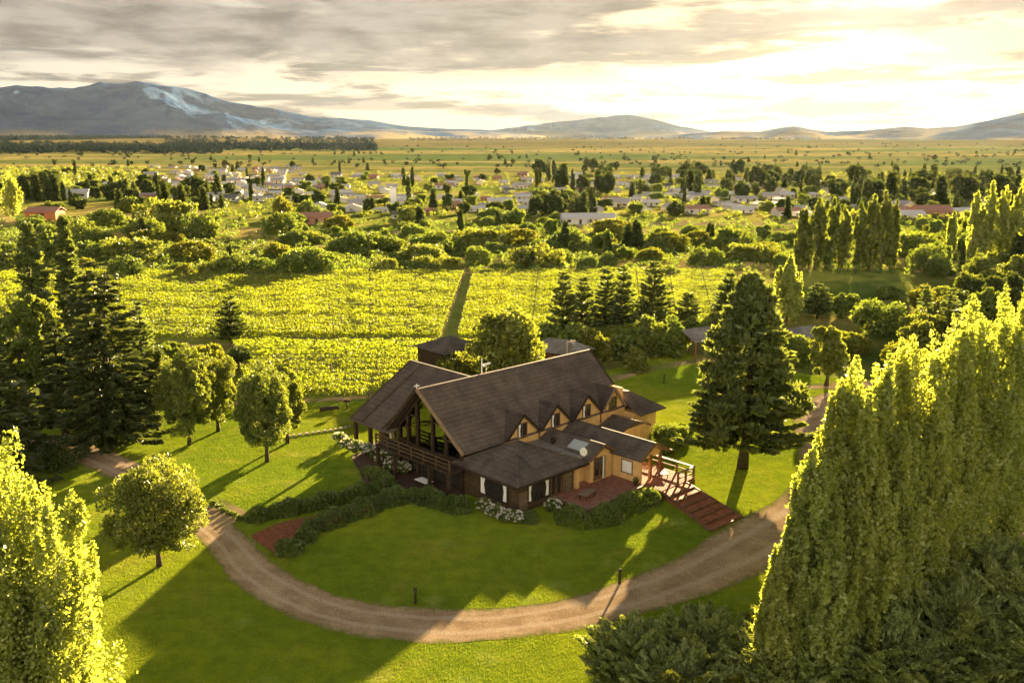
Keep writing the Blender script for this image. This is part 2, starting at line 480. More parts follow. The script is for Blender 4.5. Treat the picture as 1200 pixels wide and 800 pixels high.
def crown_poplar(seed, h, r, base=1.0, cols=7, per=70, leaf=0.2, nz=18, lo=0.72, spread=0.66):
    """upright stems pressed together, each a feathery column of rising shoots with a thin ragged tip"""
    rng = np.random.default_rng(seed)
    cc, cr, ax = [], [], []
    for c in range(cols):
        a = 2.4 * c + rng.uniform(-0.5, 0.5); q = r * spread * (0 if c == 0 else rng.uniform(0.5, 1.0))
        hc = h * (1.0 if c == 0 else rng.uniform(lo, 0.98)); rc = r * rng.uniform(0.34, 0.50)
        wob = rng.uniform(0, 6.28, 2)
        for i in range(int(nz * 2.2)):
            t = rng.uniform(0, 1) ** 0.85
            z = base + (hc - base) * t
            w = rc * min(1.0, 0.5 + 2.4 * t) * (1 - t ** 4.5) ** 0.6
            b = rng.uniform(0, 2 * pi); sp = 1.0 - 0.25 * t; bump = 0.2 * r * (1 - 0.5 * t)
            k = rng.uniform(0.2, 1.15)
            cc.append((q * cos(a) * sp + w * k * cos(b) + bump * sin(5 * t + wob[0]), q * sin(a) * sp + w * k * sin(b) + bump * sin(4 * t + wob[1]), z))
            cr.append(max(0.016 * h, rc * rng.uniform(0.25, 0.55) * (1 - 0.4 * t)))
    cc = np.array(cc); cr = np.array(cr)
    n = len(cc); p2 = max(8, per // 2)
    d = rng.normal(size=(n * p2, 3)) * 0.5
    ci = np.repeat(np.arange(n), p2)
    up = rng.uniform(-1.3, 2.0, n * p2) * (1 + rng.uniform(0, 0.7, n)[ci])
    off = d * cr[ci][:, None] * (1.0 - 0.22 * np.abs(up))[:, None]; off[:, 2] = up * cr[ci] * 1.25
    return cards(rng, cc[ci] + off, d * 0.9 + np.array([0, 0, 0.7]), leaf, 1.5, 0.7, 0.45)


def crown_fir(seed, h, r, base=1.0, tiers=26, leaf=0.35, up=-0.12, pw=0.85, dens=9, sparse=0.0, gap=0.0, flatn=True, tip=0.06):
    """layered branches carrying flat sprays of needles"""
    rng = np.random.default_rng(seed)
    C, A = [], []
    for i in range(tiers):
        t = (i + rng.uniform(-0.3, 0.3)) / tiers
        t = min(max(t, 0), 0.99)
        z0 = base + (h - base) * t
        L = r * ((1 - t) ** pw + tip) * rng.uniform(0.85, 1.1)
        nb = max(4, int(11 * (0.45 + 0.55 * (1 - t))))
        a0 = rng.uniform(0, 2 * pi)
        for k in range(nb):
            if rng.uniform() < sparse: continue
            a = a0 + 2 * pi * (k + rng.uniform(-0.35, 0.35)) / nb
            Lb = L * rng.uniform(0.62, 1.15)
            m = max(5, int(Lb * dens))
            s = rng.uniform(0.1 + gap, 1.0, m) ** 0.7
            x = s * Lb
            wv = (1 - s) * 0.28 * Lb + 0.12
            side = rng.uniform(-1, 1, m) * wv
            zz = z0 + x * up + (x / Lb) ** 2 * Lb * (0.14 if up < 0 else 0.10) - np.abs(side) * 0.18 + rng.normal(size=m) * 0.06
            C.append(np.stack([x * cos(a) - side * sin(a), x * sin(a) + side * cos(a), zz], 1))
            sg = np.sign(side)
            A.append(np.stack([cos(a) - sg * 0.6 * sin(a), sin(a) + sg * 0.6 * cos(a), np.full(m, up + 0.05)], 1))
    C = np.concatenate(C); A = np.concatenate(A)
    return cards(rng, C, A, leaf, 2.3, 0.28)


def crown_pine(seed, h, r, base=2.0, n=120, per=60, leaf=0.3, pw=0.8, rc=0.14):
    """tufted open crown: clumps of needles at the ends of rising branches"""
    rng = np.random.default_rng(seed)
    cc, cr = [], []
    for i in range(n):
        t = rng.uniform(0, 1) ** 0.9
        z = base + (h - base) * t
        R = r * (min(1, (1 - t) ** pw * 1.05 + 0.07)) * (1 if t > 0.12 else 0.6 + 3.3 * t)
        a = rng.uniform(0, 2 * pi); q = R * rng.uniform(0.35, 1.05)
        cc.append((q * cos(a), q * sin(a), z + 0.12 * q)); cr.append(r * rc * rng.uniform(0.7, 1.35) * (0.6 + 0.4 * (1 - t)))
    return clumps_to_leaves(rng, np.array(cc), np.array(cr), per, leaf, 0.6, up=0.5, aspect=2.6, jitter=0.4)


def crown_juniper(seed, h, r, n=90, per=70, leaf=0.16):
    """feathery fronds arching up and outwards"""
    rng = np.random.default_rng(seed)
    C, A = [], []
    for i in range(n):
        a = rng.uniform(0, 2 * pi); q = r * sqrt(rng.uniform(0, 1)) * 0.85
        zb = h * (0.30 + 0.45 * rng.uniform() * (1 - q / r * 0.6))
        L = rng.uniform(0.9, 1.7) * (r / 2.2)
        el = rng.uniform(0.35, 1.15); aa = a + rng.normal() * 0.5
        d = np.array([cos(aa) * cos(el), sin(aa) * cos(el), sin(el)])
        s = rng.uniform(0, 1, per)
        side = np.cross(d, [0, 0, 1]); side /= np.linalg.norm(side)
        p = np.array([q * cos(a), q * sin(a), zb]) + np.outer(s * L, d) + np.outer(rng.normal(size=per) * 0.16 * (1.1 - s) * L, side) + rng.normal(size=(per, 3)) * 0.04
        p[:, 2] -= s ** 2 * L * 0.22
        C.append(p); A.append(np.tile(d, (per, 1)) + np.outer(rng.uniform(-1, 1, per), side))
    return cards(rng, np.concatenate(C), np.concatenate(A), leaf, 2.8, 0.25)


def trunk_mesh(seed, h, r0, limbs=8, reach=2.0, zlo=0.25, m=None, curve=0.02, rise=0.6):
    rnd = random.Random(seed)
    b = MB()
    n = 7; pts, rs = [], []
    ox = oy = 0.0
    for i in range(n):
        t = i / (n - 1)
        pts.append((ox, oy, h * t - (0.1 if i == 0 else 0))); rs.append(r0 * (1 - t) ** 0.8 + 0.02 + (r0 * 0.35 if i == 0 else 0))
        ox += rnd.uniform(-1, 1) * h * curve; oy += rnd.uniform(-1, 1) * h * curve
    b.tube(pts, rs, 9)
    for k in range(limbs):
        t = zlo + (0.93 - zlo) * (k + rnd.random() * 0.6) / max(1, limbs)
        j = min(n - 2, int(t * (n - 1))); f = t * (n - 1) - j
        p = Vector(pts[j]).lerp(Vector(pts[j + 1]), f)
        a = k * 2.4 + rnd.uniform(-0.4, 0.4); L = reach * (1.1 - t) * rnd.uniform(0.7, 1.1) + 0.3
        q = p + Vector((cos(a) * L * 0.5, sin(a) * L * 0.5, L * rise * 0.45)); e = p + Vector((cos(a) * L, sin(a) * L, L * rise))
        rr = r0 * 0.38 * (1 - t) + 0.015
        b.tube([p, q, e], [rr, rr * 0.65, 0.012], 6)
    return b.mesh('trunk', m or BARK, True)


def plant(name, label, cat, loc, crown, leafm, trunk=None, group=None, rz=0.0):
    t = thing(name, label, cat, loc, rz, group)
    link('crown', np_mesh('crown', crown[0], crown[1], leafm), t)
    if trunk: link('trunk', trunk, t)
    return t


def copy_tree(src, loc, rz, sc, label=None, group=None):
    r = src.copy(); COL.objects.link(r)
    r.location = loc; r.rotation_euler = (0, 0, rz); r.scale = sc
    if label: r['label'] = label
    if group: r['group'] = group
    for ch in src.children:
        c = ch.copy(); COL.objects.link(c); c.parent = r
    return r

# ================================================================== THE SETTING
def fbm(x, y, o=4):
    return noise.fractal(Vector((x, y, 0.0)), 1.0, 2.0, o)


def terr_h(x, y):
    h = 0.0
    d = sqrt(x * x + y * y)
    if d > 700:
        k = min(1, (d - 700) / 1500)
        h += k * (5 + 7 * fbm(x / 900, y / 500))
    if d > 2200:                                   # low steppe terraces before the mountains
        k = min(1, (d - 2200) / 900); k = k * k * (3 - 2 * k)
        h += k * (8 + 9 * fbm(x / 2500 + 7, y / 900))
    return h


def build_terrain():
    ys = list(np.concatenate([np.linspace(-150, 600, 26), np.geomspace(640, 16000, 60)]))
    V, Fs = [], []
    nx = 90
    for y in ys:
        hw = 250 + max(0, y) * 1.3
        for i in range(nx):
            x = -hw + 2 * hw * i / (nx - 1)
            V.append((x, y, terr_h(x, y)))
    for j in range(len(ys) - 1):
        for i in range(nx - 1):
            a = j * nx + i
            Fs.append((a, a + 1, a + nx + 1, a + nx))
    link('ground', np_mesh('ground', V, Fs, terrain_mat(), smooth=True))['kind'] = 'structure'


build_terrain()

M_MOUNT = mountain_mat()


def mountains(name, prof, dist, depth, seed, rough=0.5):
    """prof: (photo x, photo y) points of the crest; a real relief strip behind the plain"""
    az0 = atan((prof[0][0] - 600) / (F_PX / _c)); az1 = atan((prof[-1][0] - 600) / (F_PX / _c))
    na, nd = 320, 80
    px = np.array([p[0] for p in prof]); py = np.array([p[1] for p in prof])
    V, Fs = [], []
    for j in range(nd):
        t = j / (nd - 1)
        for i in range(na):
            az = az0 + (az1 - az0) * i / (na - 1)
            X_ = 600 + tan(az) * F_PX / _c
            el = (160 - np.interp(X_, px, py)) / (F_PX / _c) * cos(az) * 1.0
            crest = max(2.0, CAM_H + el * (dist + depth * 0.55))
            d = dist + depth * t
            sh = (t / 0.55) ** 0.9 if t < 0.55 else max(0, 1 - ((t - 0.55) / 0.45)) ** 0.8
            x = sin(az) * d; y = cos(az) * d
            rid = noise.ridged_multi_fractal(Vector((x / 620 + seed, y / 1100, 3.3 + seed)), 0.9, 2.15, 6, 1.0, 2.0)
            fine = noise.fractal(Vector((x / 260 + seed, y / 260, seed)), 1.0, 2.1, 4)
            body = sh * (1 - sh) * 4
            z = crest * sh * (1 + rough * body * (rid - 1.25) * 0.55) + crest * 0.05 * fine * sh + crest * 0.05 * sh * (rid - 1.2)
            V.append((x, y, z - 6))
    for j in range(nd - 1):
        for i in range(na - 1):
            a = j * na + i
            Fs.append((a, a + 1, a + na + 1, a + na))
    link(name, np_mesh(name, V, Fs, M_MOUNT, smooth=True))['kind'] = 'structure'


mountains('mountains', [(-160, 112), (-60, 106), (0, 103), (60, 105), (120, 100), (165, 97), (205, 101), (250, 112), (320, 125), (370, 137),
                        (430, 141), (480, 147), (560, 151), (640, 158)], 5200, 2600, 1.0, 0.6)
mountains('mountains', [(430, 161), (520, 153), (570, 153), (620, 146), (680, 139), (740, 134), (770, 139), (800, 148), (850, 156), (930, 160)],
          6600, 1800, 5.0, 1.0)
mountains('mountains', [(700, 163), (770, 158), (850, 152), (890, 153), (930, 146), (970, 152), (1010, 151), (1060, 147), (1085, 149), (1120, 147),
                        (1160, 139), (1200, 131), (1260, 124), (1340, 118)], 3900, 1700, 9.0, 1.0)


def sheet(name, pts, z, m, kind='structure'):
    """flat polygon sheet with an uneven, densified outline"""
    V = []
    n = len(pts)
    for i in range(n):
        a = Vector(pts[i]); b = Vector(pts[(i + 1) % n]); k = max(1, int((b - a).length / 2.0))
        if k > 60: k = 60
        for j in range(k):
            p = a.lerp(b, j / k)
            q = 0.18 * noise.noise(Vector((p.x * 0.6, p.y * 0.6, 1.0))); r = 0.18 * noise.noise(Vector((p.x * 0.6, p.y * 0.6, 7.0)))
            V.append((p.x + q, p.y + r, z))
    me = bpy.data.meshes.new(name); me.from_pydata(V, [], [tuple(range(len(V)))]); me.materials.append(m); me.update()
    if me.polygons[0].normal.z < 0: me.flip_normals()
    return tag(link(name, me), kind=kind)


def gp(*px): return [G(*p) for p in px]


def spline(pts, k=8):
    out = []
    P_ = [Vector((*p, 0)) if len(p) == 2 else Vector(p) for p in pts]
    for i in range(len(P_) - 1):
        p0 = P_[max(0, i - 1)]; p1 = P_[i]; p2 = P_[i + 1]; p3 = P_[min(len(P_) - 1, i + 2)]
        for j in range(k):
            t = j / k
            out.append(0.5 * ((2 * p1) + (p2 - p0) * t + (2 * p0 - 5 * p1 + 4 * p2 - p3) * t * t + (3 * p1 - p0 - 3 * p2 + p3) * t ** 3))
    out.append(P_[-1])
    return out


def ribbon(name, inner, outer, z, m, cross=6, wob=0.12, kind='structure'):
    A = spline(inner); B = spline(outer)
    n = min(len(A), len(B)); V, Fs, UV = [], [], []
    for i in range(n):
        for j in range(cross + 1):
            t = j / cross
            p = A[i].lerp(B[i], t)
            e = 1 if j in (0, cross) else 0
            wv = wob * e * noise.noise(Vector((p.x * 0.9, p.y * 0.9, 3.0 + j)))
            V.append((p.x + wv, p.y + wv, z)); UV.append((i / 8.0, t))
    for i in range(n - 1):
        for j in range(cross):
            a = i * (cross + 1) + j
            Fs.append((a, a + 1, a + cross + 2, a + cross + 1))
    me = np_mesh(name, V, Fs, m)
    ul = me.uv_layers.new(name='UVMap')
    for l in me.loops: ul.data[l.index].uv = UV[l.vertex_index]
    if me.polygons[0].normal.z < 0: me.flip_normals()
    return tag(link(name, me), kind=kind)


# mown lawn round the lodge
sheet('lawn', gp((-250, 850), (-330, 640), (-200, 500), (-60, 478), (100, 479), (300, 474), (430, 466), (560, 452), (720, 432), (800, 412), (900, 432),
                 (1010, 447), (1150, 520), (1330, 600), (1500, 760), (1500, 850)), 0.004, M_LAWN)
sheet('field', gp((-500, 335), (-90, 331), (-80, 345), (0, 400), (-60, 410), (-500, 420)), 0.004, M_DRY)
sheet('vineyard_ground', gp((-80, 330), (400, 321), (862, 321), (885, 345), (890, 398), (500, 401), (270, 403), (20, 412)), 0.008, M_SOIL)
sheet('vineyard_ground', gp((120, 408), (270, 405), (560, 401), (560, 448), (430, 470), (300, 474), (100, 476), (60, 450)), 0.008, M_SOIL)
ribbon('dirt_track', gp((60, 412), (250, 402.5), (400, 399.5), (560, 399), (760, 397), (900, 396)), gp((60, 416), (250, 405.5), (400, 402.5), (560, 402), (760, 400), (900, 399)), 0.012, M_TRACK)
ribbon('dirt_track', gp((200, 472), (330, 469), (430, 463), (470, 458)), gp((200, 476), (330, 473), (430, 467), (470, 462)), 0.016, M_TRACK)
ribbon('dirt_track', gp((-100, 330), (150, 325), (400, 319), (700, 318), (1060, 317)), gp((-100, 333), (150, 328), (400, 321.5), (700, 320.5), (1060, 320)), 0.010, M_DRY)
ribbon('grass_strip', gp((545, 322), (535, 345), (525, 375), (518, 400)), gp((554, 322), (548, 345), (541, 375), (536, 400)), 0.013, ground_mat('strip_grass', (0.11, 0.15, 0.03), (0.17, 0.19, 0.05), 0.2))

# gravel drive curling round the lodge
DRIVE_IN = gp((-60, 500), (30, 507), (80, 514), (120, 524), (167, 545), (225, 582), (282, 622), (322, 660), (380, 691), (450, 708), (560, 713), (650, 704),
          (720, 683), (790, 655), (833, 627), (868, 607), (905, 588), (930, 562), (934, 530), (928, 498), (938, 472), (980, 456))
DRIVE_OUT = gp((-60, 514), (20, 526), (60, 531), (95, 545), (140, 566), (198, 604), (243, 642), (270, 680), (330, 718), (400, 741), (500, 754), (600, 748),
          (700, 733), (800, 706), (880, 678), (945, 645), (985, 605), (1000, 560), (990, 520), (982, 495), (985, 476), (1005, 462))
ribbon('gravel_road', DRIVE_IN, DRIVE_OUT, 0.020, M_ROAD, 8, 0.3)
ribbon('gravel_road', gp((985, 585), (1060, 598), (1130, 608), (1200, 611), (1300, 615), (1400, 620)),
       gp((985, 625), (1060, 622), (1130, 626), (1200, 632), (1300, 640), (1400, 650)), 0.024, M_ROAD, 6, 0.3)
ribbon('gravel_path', gp((700, 444), (740, 434), (790, 424), (830, 418), (870, 416)), gp((705, 452), (745, 440), (795, 429), (835, 424), (870, 422)), 0.020, M_TRACK)
ribbon('gravel_path', gp((915, 452), (950, 450), (1000, 447), (1080, 440)), gp((915, 458), (950, 456), (1000, 455), (1080, 450)), 0.028, M_TRACK)
# red brick path between the hedges, and the small cross path of steps on the left
ribbon('brick_path', gp((292, 628), (330, 612), (380, 602), (420, 590), (470, 575)), gp((330, 655), (352, 632), (395, 612), (432, 599), (478, 580)), 0.026, M_RED)
ribbon('brick_path', gp((222, 600), (245, 592), (262, 584)), gp((258, 622), (275, 612), (290, 600)), 0.030, M_TRACK)

# pale open ground, roads and river gravel farther down the valley
for px in [((100, 244), (180, 238), (245, 241), (240, 252), (205, 262), (250, 272), (245, 286), (150, 290), (95, 280), (80, 262)),
           ((-40, 250), (12, 250), (30, 275), (20, 290), (-40, 292)), ((246, 264), (330, 268), (330, 283), (240, 282)),
           ((240, 300), (330, 297), (345, 305), (250, 308))]:
    sheet('field', gp(*px), 0.016, M_DRY)
for px in [((660, 262), (800, 259), (935, 263), (935, 266), (800, 264), (665, 267)), ((420, 272), (640, 266), (641, 268.5), (420, 275)),
           ((-20, 296), (150, 290), (152, 293), (-20, 299))]:
    sheet('valley_road', gp(*px), 0.020, M_TRACK)
for px in [((655, 266), (760, 268), (930, 268), (930, 276), (800, 275), (655, 272)), ((470, 308), (560, 300), (620, 306), (560, 316), (480, 317)),
           ((700, 305), (840, 298), (1060, 300), (1060, 314), (850, 316), (720, 317)), ((1050, 285), (1130, 290), (1190, 315), (1130, 330), (1070, 318))]:
    sheet('field', gp(*px), 0.012, M_DRY)
sheet('field', gp((925, 318), (1060, 316), (1068, 340), (1040, 352), (930, 350), (900, 335)), 0.012, M_GRASSF)

# ------------------------------------------------------------------ vineyard rows
def vine_row_meshes(L, seed, per_m=105, posts=True):
    rng = np.random.default_rng(seed)
    n = int(L * per_m)
    x = rng.uniform(-L / 2, L / 2, n)
    lump = 0.5 + 0.5 * np.array([noise.noise(Vector((float(q) * 0.9, seed * 3.1, 0.5))) for q in x]) * 1.8
    lump = np.clip(lump, 0, 1)
    keep = rng.uniform(0, 1, n) < 0.5 + 0.5 * lump
    x = x[keep]; lump = lump[keep]; n = len(x)
    top = 1.25 + 0.35 * lump + 0.1 * np.sin(x * 0.7) + 0.12 * np.sin(x * 0.23 + seed)
    z = 0.35 + (top - 0.35) * rng.uniform(0, 1, n) ** 0.7
    y = rng.normal(size=n) * (0.15 + 0.11 * lump) * (1.1 - 0.3 * z / 1.6)
    C = np.stack([x, y, z], 1)
    V, Fq = cards(rng, C, np.stack([rng.normal(size=n) * 0.4, np.sign(y) * 0.8, rng.uniform(0.2, 1.2, n)], 1), 0.19, 1.4, 0.6)
    leaves = np_mesh('vine', V, Fq, L_VINE)
    b = MB()
    k = int(L / 5)
    for i in range(k + 1):
        px = -L / 2 + i * L / k
        b.box(px - 0.05, px + 0.05, -0.05, 0.05, -0.1, 1.6)
    for zz in (0.8, 1.3, 1.55): b.box(-L / 2, L / 2, -0.012, 0.012, zz, zz + 0.025)
    return leaves, b.mesh('trellis', simple('vine_post_%d' % seed, (0.10, 0.075, 0.05), 0.9))


def vine_block(corners, spacing, label, group, seed, ang=0.0):
    """corners: ground x at near-left, near-right, far-left, far-right and y near/far"""
    (x0n, x1n), (x0f, x1f), yn, yf = corners
    meshes = {}
    y = yn; i = 0
    rnd = random.Random(seed)
    while y < yf:
        t = (y - yn) / (yf - yn)
        x0 = x0n + (x0f - x0n) * t; x1 = x1n + (x1f - x1n) * t
        L = x1 - x0
        key = i % 7
        if key not in meshes: meshes[key] = (vine_row_meshes(L, seed * 10 + key), L)
        (lv, tr), L0 = meshes[key]
        r = thing('vine_row', label, 'vine row', ((x0 + x1) / 2, y, 0), ang, group)
        r.scale = (L / L0, 1, rnd.uniform(0.92, 1.08))
        link('foliage', lv, r); link('trellis', tr, r)
        y += spacing; i += 1


yA, yB = G(0, 398)[1], G(0, 323)[1]
gx = lambda px, py: G(px, py)[0]
vine_block(((gx(60, 396), gx(519, 396)), (gx(-70, 323), gx(545, 323)), yA, yB), 2.3,
           'long leafy green vine row in the far vineyard block left of the grass strip', 'vine rows of the far block left of the grass strip', 3)
vine_block(((gx(537, 396), gx(880, 396)), (gx(554, 323), gx(860, 323)), yA, yB), 2.3,
           'long leafy green vine row in the far vineyard block right of the grass strip', 'vine rows of the far block right of the grass strip', 5)
vine_block(((gx(290, 466), gx(432, 466)), (gx(270, 407), gx(575, 407)), G(0, 466)[1], G(0, 406)[1]), 2.5,
           'trellised vine row with bare posts in the near vineyard block behind the lodge', 'vine rows of the near block', 7)

# ------------------------------------------------------------------ haze
hz = MB(); hz.box(-9000, 9000, -200, 9500, -60, 470)
M_HAZE, t = mat('haze_air')
t.node('ShaderNodeOutputMaterial', i={1: t.node('ShaderNodeVolumePrincipled', i={'Color': (0.68, 0.82, 1.0, 1), 'Density': 4.2e-6, 'Anisotropy': 0.50})})
tag(hz.build('haze', M_HAZE), kind='stuff')

# ================================================================== THE LODGE
OX, OY = G(607, 603)
UD = Vector((0.723, 0.691, 0)); VD = Vector((0.691, -0.723, 0))
RZ = atan2(UD.y, UD.x)


def Wd(a, b, z=0.0):
    """lodge plan (a along the ridge, b towards the deck side) to world"""
    return (OX + a * UD.x + b * VD.x, OY + a * UD.y + b * VD.y, z)


def l3(a, b, z): return (a, -b, z)


def shingle_mat(name, ca, cb, row=0.28, horizontal=True, metal=0.0, rough=0.75):
    m, t = mat(name)
    tc = t.node('ShaderNodeTexCoord').outputs['Object']
    sx = t.node('ShaderNodeSeparateXYZ', i={0: tc})
    v = t.m('FRACT', t.m('DIVIDE', sx.outputs[2] if horizontal else sx.outputs[0], row))
    n = t.noise(tc, 0.7, 6, 0.65)
    st = t.noise(t.xyz(t.m('MULTIPLY', sx.outputs[0], 3.0), t.m('MULTIPLY', sx.outputs[1], 3.0 if horizontal else 0.4), sx.outputs[2]), 2.0, 4, 0.7)
    c = t.mix(t.mr(n, 0.3, 0.7), ca, cb)
    c = t.mix(1.0, c, t.mix(t.mr(st, 0.3, 0.7), (0.85,) * 3, (1.15,) * 3), 'MULTIPLY')
    c = t.mix(t.m('MULTIPLY', t.mr(v, 0.78, 0.95), 0.38), c, (0.012, 0.010, 0.009))
    c = t.mix(t.m('MULTIPLY', t.mr(t.noise(t.xyz(t.m('MULTIPLY', sx.outputs[0], 1.0), t.m('MULTIPLY', sx.outputs[1], 0.18), t.m('MULTIPLY', sx.outputs[2], 0.18)), 1.4, 6, 0.7), 0.55, 0.7), 0.35), c, (0.17, 0.15, 0.12))
    b = t.node('ShaderNodeBump', i={'Strength': 0.6, 'Distance': 0.04, 'Height': t.m('ADD', t.m('MULTIPLY', v, 0.6), t.m('MULTIPLY', st, 0.2))})
    p = t.node('ShaderNodeBsdfPrincipled', i={'Base Color': c, 'Roughness': rough, 'Metallic': metal, 'Normal': b, 'Specular IOR Level': 0.15})
    t.node('ShaderNodeOutputMaterial', i={0: p})
    return m


R_MAIN = shingle_mat('roof_shingle', (0.078, 0.059, 0.047), (0.135, 0.102, 0.080))
R_LOW = shingle_mat('roof_shingle_low', (0.065, 0.052, 0.042), (0.135, 0.108, 0.082), 0.2)
R_DORM_SHADE = shingle_mat('roof_shingle_shade', (0.045, 0.034, 0.028), (0.080, 0.062, 0.050))  # shade of the dormer slopes turned from the sun, put into the shingle colour
R_METAL = shingle_mat('roof_metal', (0.13, 0.115, 0.095), (0.24, 0.215, 0.18), 0.35, False, 0.0, 0.4)
WALL_Y = simple('ochre_plaster', (0.66, 0.42, 0.17), 0.85, 0.12, 1.5, 0.2)
WOOD_D = simple('dark_timber', (0.045, 0.030, 0.019), 0.7, 0.35, 3, 0.4)
WOOD_LOG = simple('log_timber', (0.085, 0.056, 0.032), 0.7, 0.3, 3, 0.4)
WOOD_B = simple('brown_timber', (0.16, 0.085, 0.045), 0.65, 0.3, 3, 0.4)
WOOD_P = simple('pale_timber', (0.23, 0.16, 0.10), 0.7, 0.2, 3, 0.3)
WHITE = simple('white_paint', (0.78, 0.76, 0.70), 0.6, 0.05, 3)
CLOTH = simple('white_cloth', (0.80, 0.78, 0.73), 0.8, 0.1, 6)
GUT = simple('gutter_metal', (0.42, 0.36, 0.28), 0.35, 0.1, 3, metal=0.3)
BRASS = simple('handle_metal', (0.4, 0.36, 0.3), 0.3, 0.1, 3, metal=1.0)
GLASS, t = mat('dark_glass')
t.node('ShaderNodeOutputMaterial', i={0: t.node('ShaderNodeBsdfPrincipled', i={'Base Color': (0.03, 0.03, 0.026, 1), 'Roughness': 0.08, 'Specular IOR Level': 0.8})})
GLASS_T, t = mat('clear_glass')
t.node('ShaderNodeOutputMaterial', i={0: t.node('ShaderNodeMixShader', i={0: 0.16, 1: t.node('ShaderNodeBsdfTransparent', i={'Color': (0.38, 0.40, 0.32, 1)}), 2: t.node('ShaderNodeBsdfGlossy', i={'Roughness': 0.03})})})
SKYL, t = mat('skylight_glass')
t.node('ShaderNodeOutputMaterial', i={0: t.node('ShaderNodeBsdfPrincipled', i={'Base Color': (0.34, 0.36, 0.34, 1), 'Roughness': 0.15, 'Specular IOR Level': 0.8})})

lodge = thing('lodge', 'large dark timber lodge with a steep shingled roof, four dormers and ochre walls', 'lodge', Wd(0, 0), RZ)


def part(mb, name, m, parent=lodge, label=None, smooth=False):
    o = mb.build(name, m, parent, smooth=smooth)
    if label: o['label'] = label
    return o


def panel(pts, th=0.14):
    """roof panel given as (a,b,z) points"""
    return MB().slab([l3(*p) for p in pts], th)


def window(parent, a0, a1, b, z0, z1, axis='b', out=1, curtain=None, wood=WOOD_D, glass=GLASS, mull=1, name='window'):
    """axis 'b': window in a wall of constant b (a0..a1); axis 'a': wall of constant a, a0..a1 are b values"""
    f = MB(); g = MB()
    def bx(m_, p0, p1, d0, d1, zz0, zz1):
        if axis == 'b': m_.box(p0, p1, -(b + out * d0), -(b + out * d1), zz0, zz1)
        else: m_.box(b + out * d0, b + out * d1, -p0, -p1, zz0, zz1)
    w_ = 0.09
    bx(f, a0, a0 + w_, -0.02, 0.07, z0, z1); bx(f, a1 - w_, a1, -0.02, 0.07, z0, z1)
    bx(f, a0 + w_, a1 - w_, -0.02, 0.065, z1 - w_, z1); bx(f, a0 - 0.05, a1 + 0.05, -0.02, 0.11, z0 - 0.06, z0)
    for k in range(1, mull + 1):
        x = a0 + (a1 - a0) * k / (mull + 1)
        bx(f, x - 0.03, x + 0.03, 0.0, 0.06, z0, z1 - w_)
    fr = f.build(name, wood, parent)
    bx(g, a0 + w_, a1 - w_, 0.005, 0.02, z0, z1 - w_)
    g.build('pane', glass, fr)
    for (c0, c1) in (curtain or []):
        cm = MB(); n = 6; zt, zb = z1 - w_, z0 + 0.02
        def xy(x, d): return (x, -(b + out * d)) if axis == 'b' else (b + out * d, -x)
        pts = []
        for i in range(n + 1):
            x = c0 + (c1 - c0) * i / n; pts.append((x, 0.035 + 0.012 * (i % 2)))
        for i in range(n):
            (xa, da), (xb, db) = pts[i], pts[i + 1]
            pin = lambda x, s: x + ((c0 if abs(c0 - a0) < abs(c1 - a1) else c1) - x) * s
            r0 = [(*xy(xa, da), zt), (*xy(xb, db), zt), (*xy(pin(xb, .35), db), (zt + zb) / 2), (*xy(pin(xa, .35), da), (zt + zb) / 2)]
            r1 = [(*xy(pin(xa, .35), da), (zt + zb) / 2), (*xy(pin(xb, .35), db), (zt + zb) / 2), (*xy(pin(xb, .1), db), zb), (*xy(pin(xa, .1), da), zb)]
            cm.add(r0, [(0, 1, 2, 3)]); cm.add(r1, [(0, 1, 2, 3)])
        cm.build('curtain', CLOTH, fr)
    return fr


def door(parent, a0, a1, b, z0, z1, axis='b', out=1, wood=WOOD_B, glass=GLASS, frame=None):
    f = MB(); g = MB(); h = MB()
    def bx(m_, p0, p1, d0, d1, zz0, zz1):
        if axis == 'b': m_.box(p0, p1, -(b + out * d0), -(b + out * d1), zz0, zz1)
        else: m_.box(b + out * d0, b + out * d1, -p0, -p1, zz0, zz1)
    w_ = 0.1
    bx(f, a0, a0 + w_, -0.02, 0.07, z0, z1); bx(f, a1 - w_, a1, -0.02, 0.07, z0, z1); bx(f, a0 + w_, a1 - w_, -0.02, 0.065, z1 - w_, z1)
    bx(f, a0 + w_, a1 - w_, 0, 0.055, z0, z0 + 0.35)
    m_ = (a0 + a1) / 2; bx(f, m_ - 0.05, m_ + 0.05, 0, 0.06, z0 + 0.35, z1 - w_)
    fr = f.build('door', frame or wood, parent)
    bx(g, a0 + w_, a1 - w_, 0.004, 0.02, z0 + 0.35, z1 - w_); g.build('pane', glass, fr)
    bx(h, m_ - 0.04, m_ + 0.04, 0.062, 0.11, z0 + 1.0, z0 + 1.12); h.build('handle', BRASS, fr)
    return fr


RB, RZT = -10.4, 8.05            # ridge
EB, EBL, EZ = -5.65, -15.15, 3.55   # eaves
AF, AE = -0.6, 19.6              # verge positions at the eaves
slope = (RZT - EZ) / (EB - RB)
zr = lambda b: EZ + (EB - b) * slope

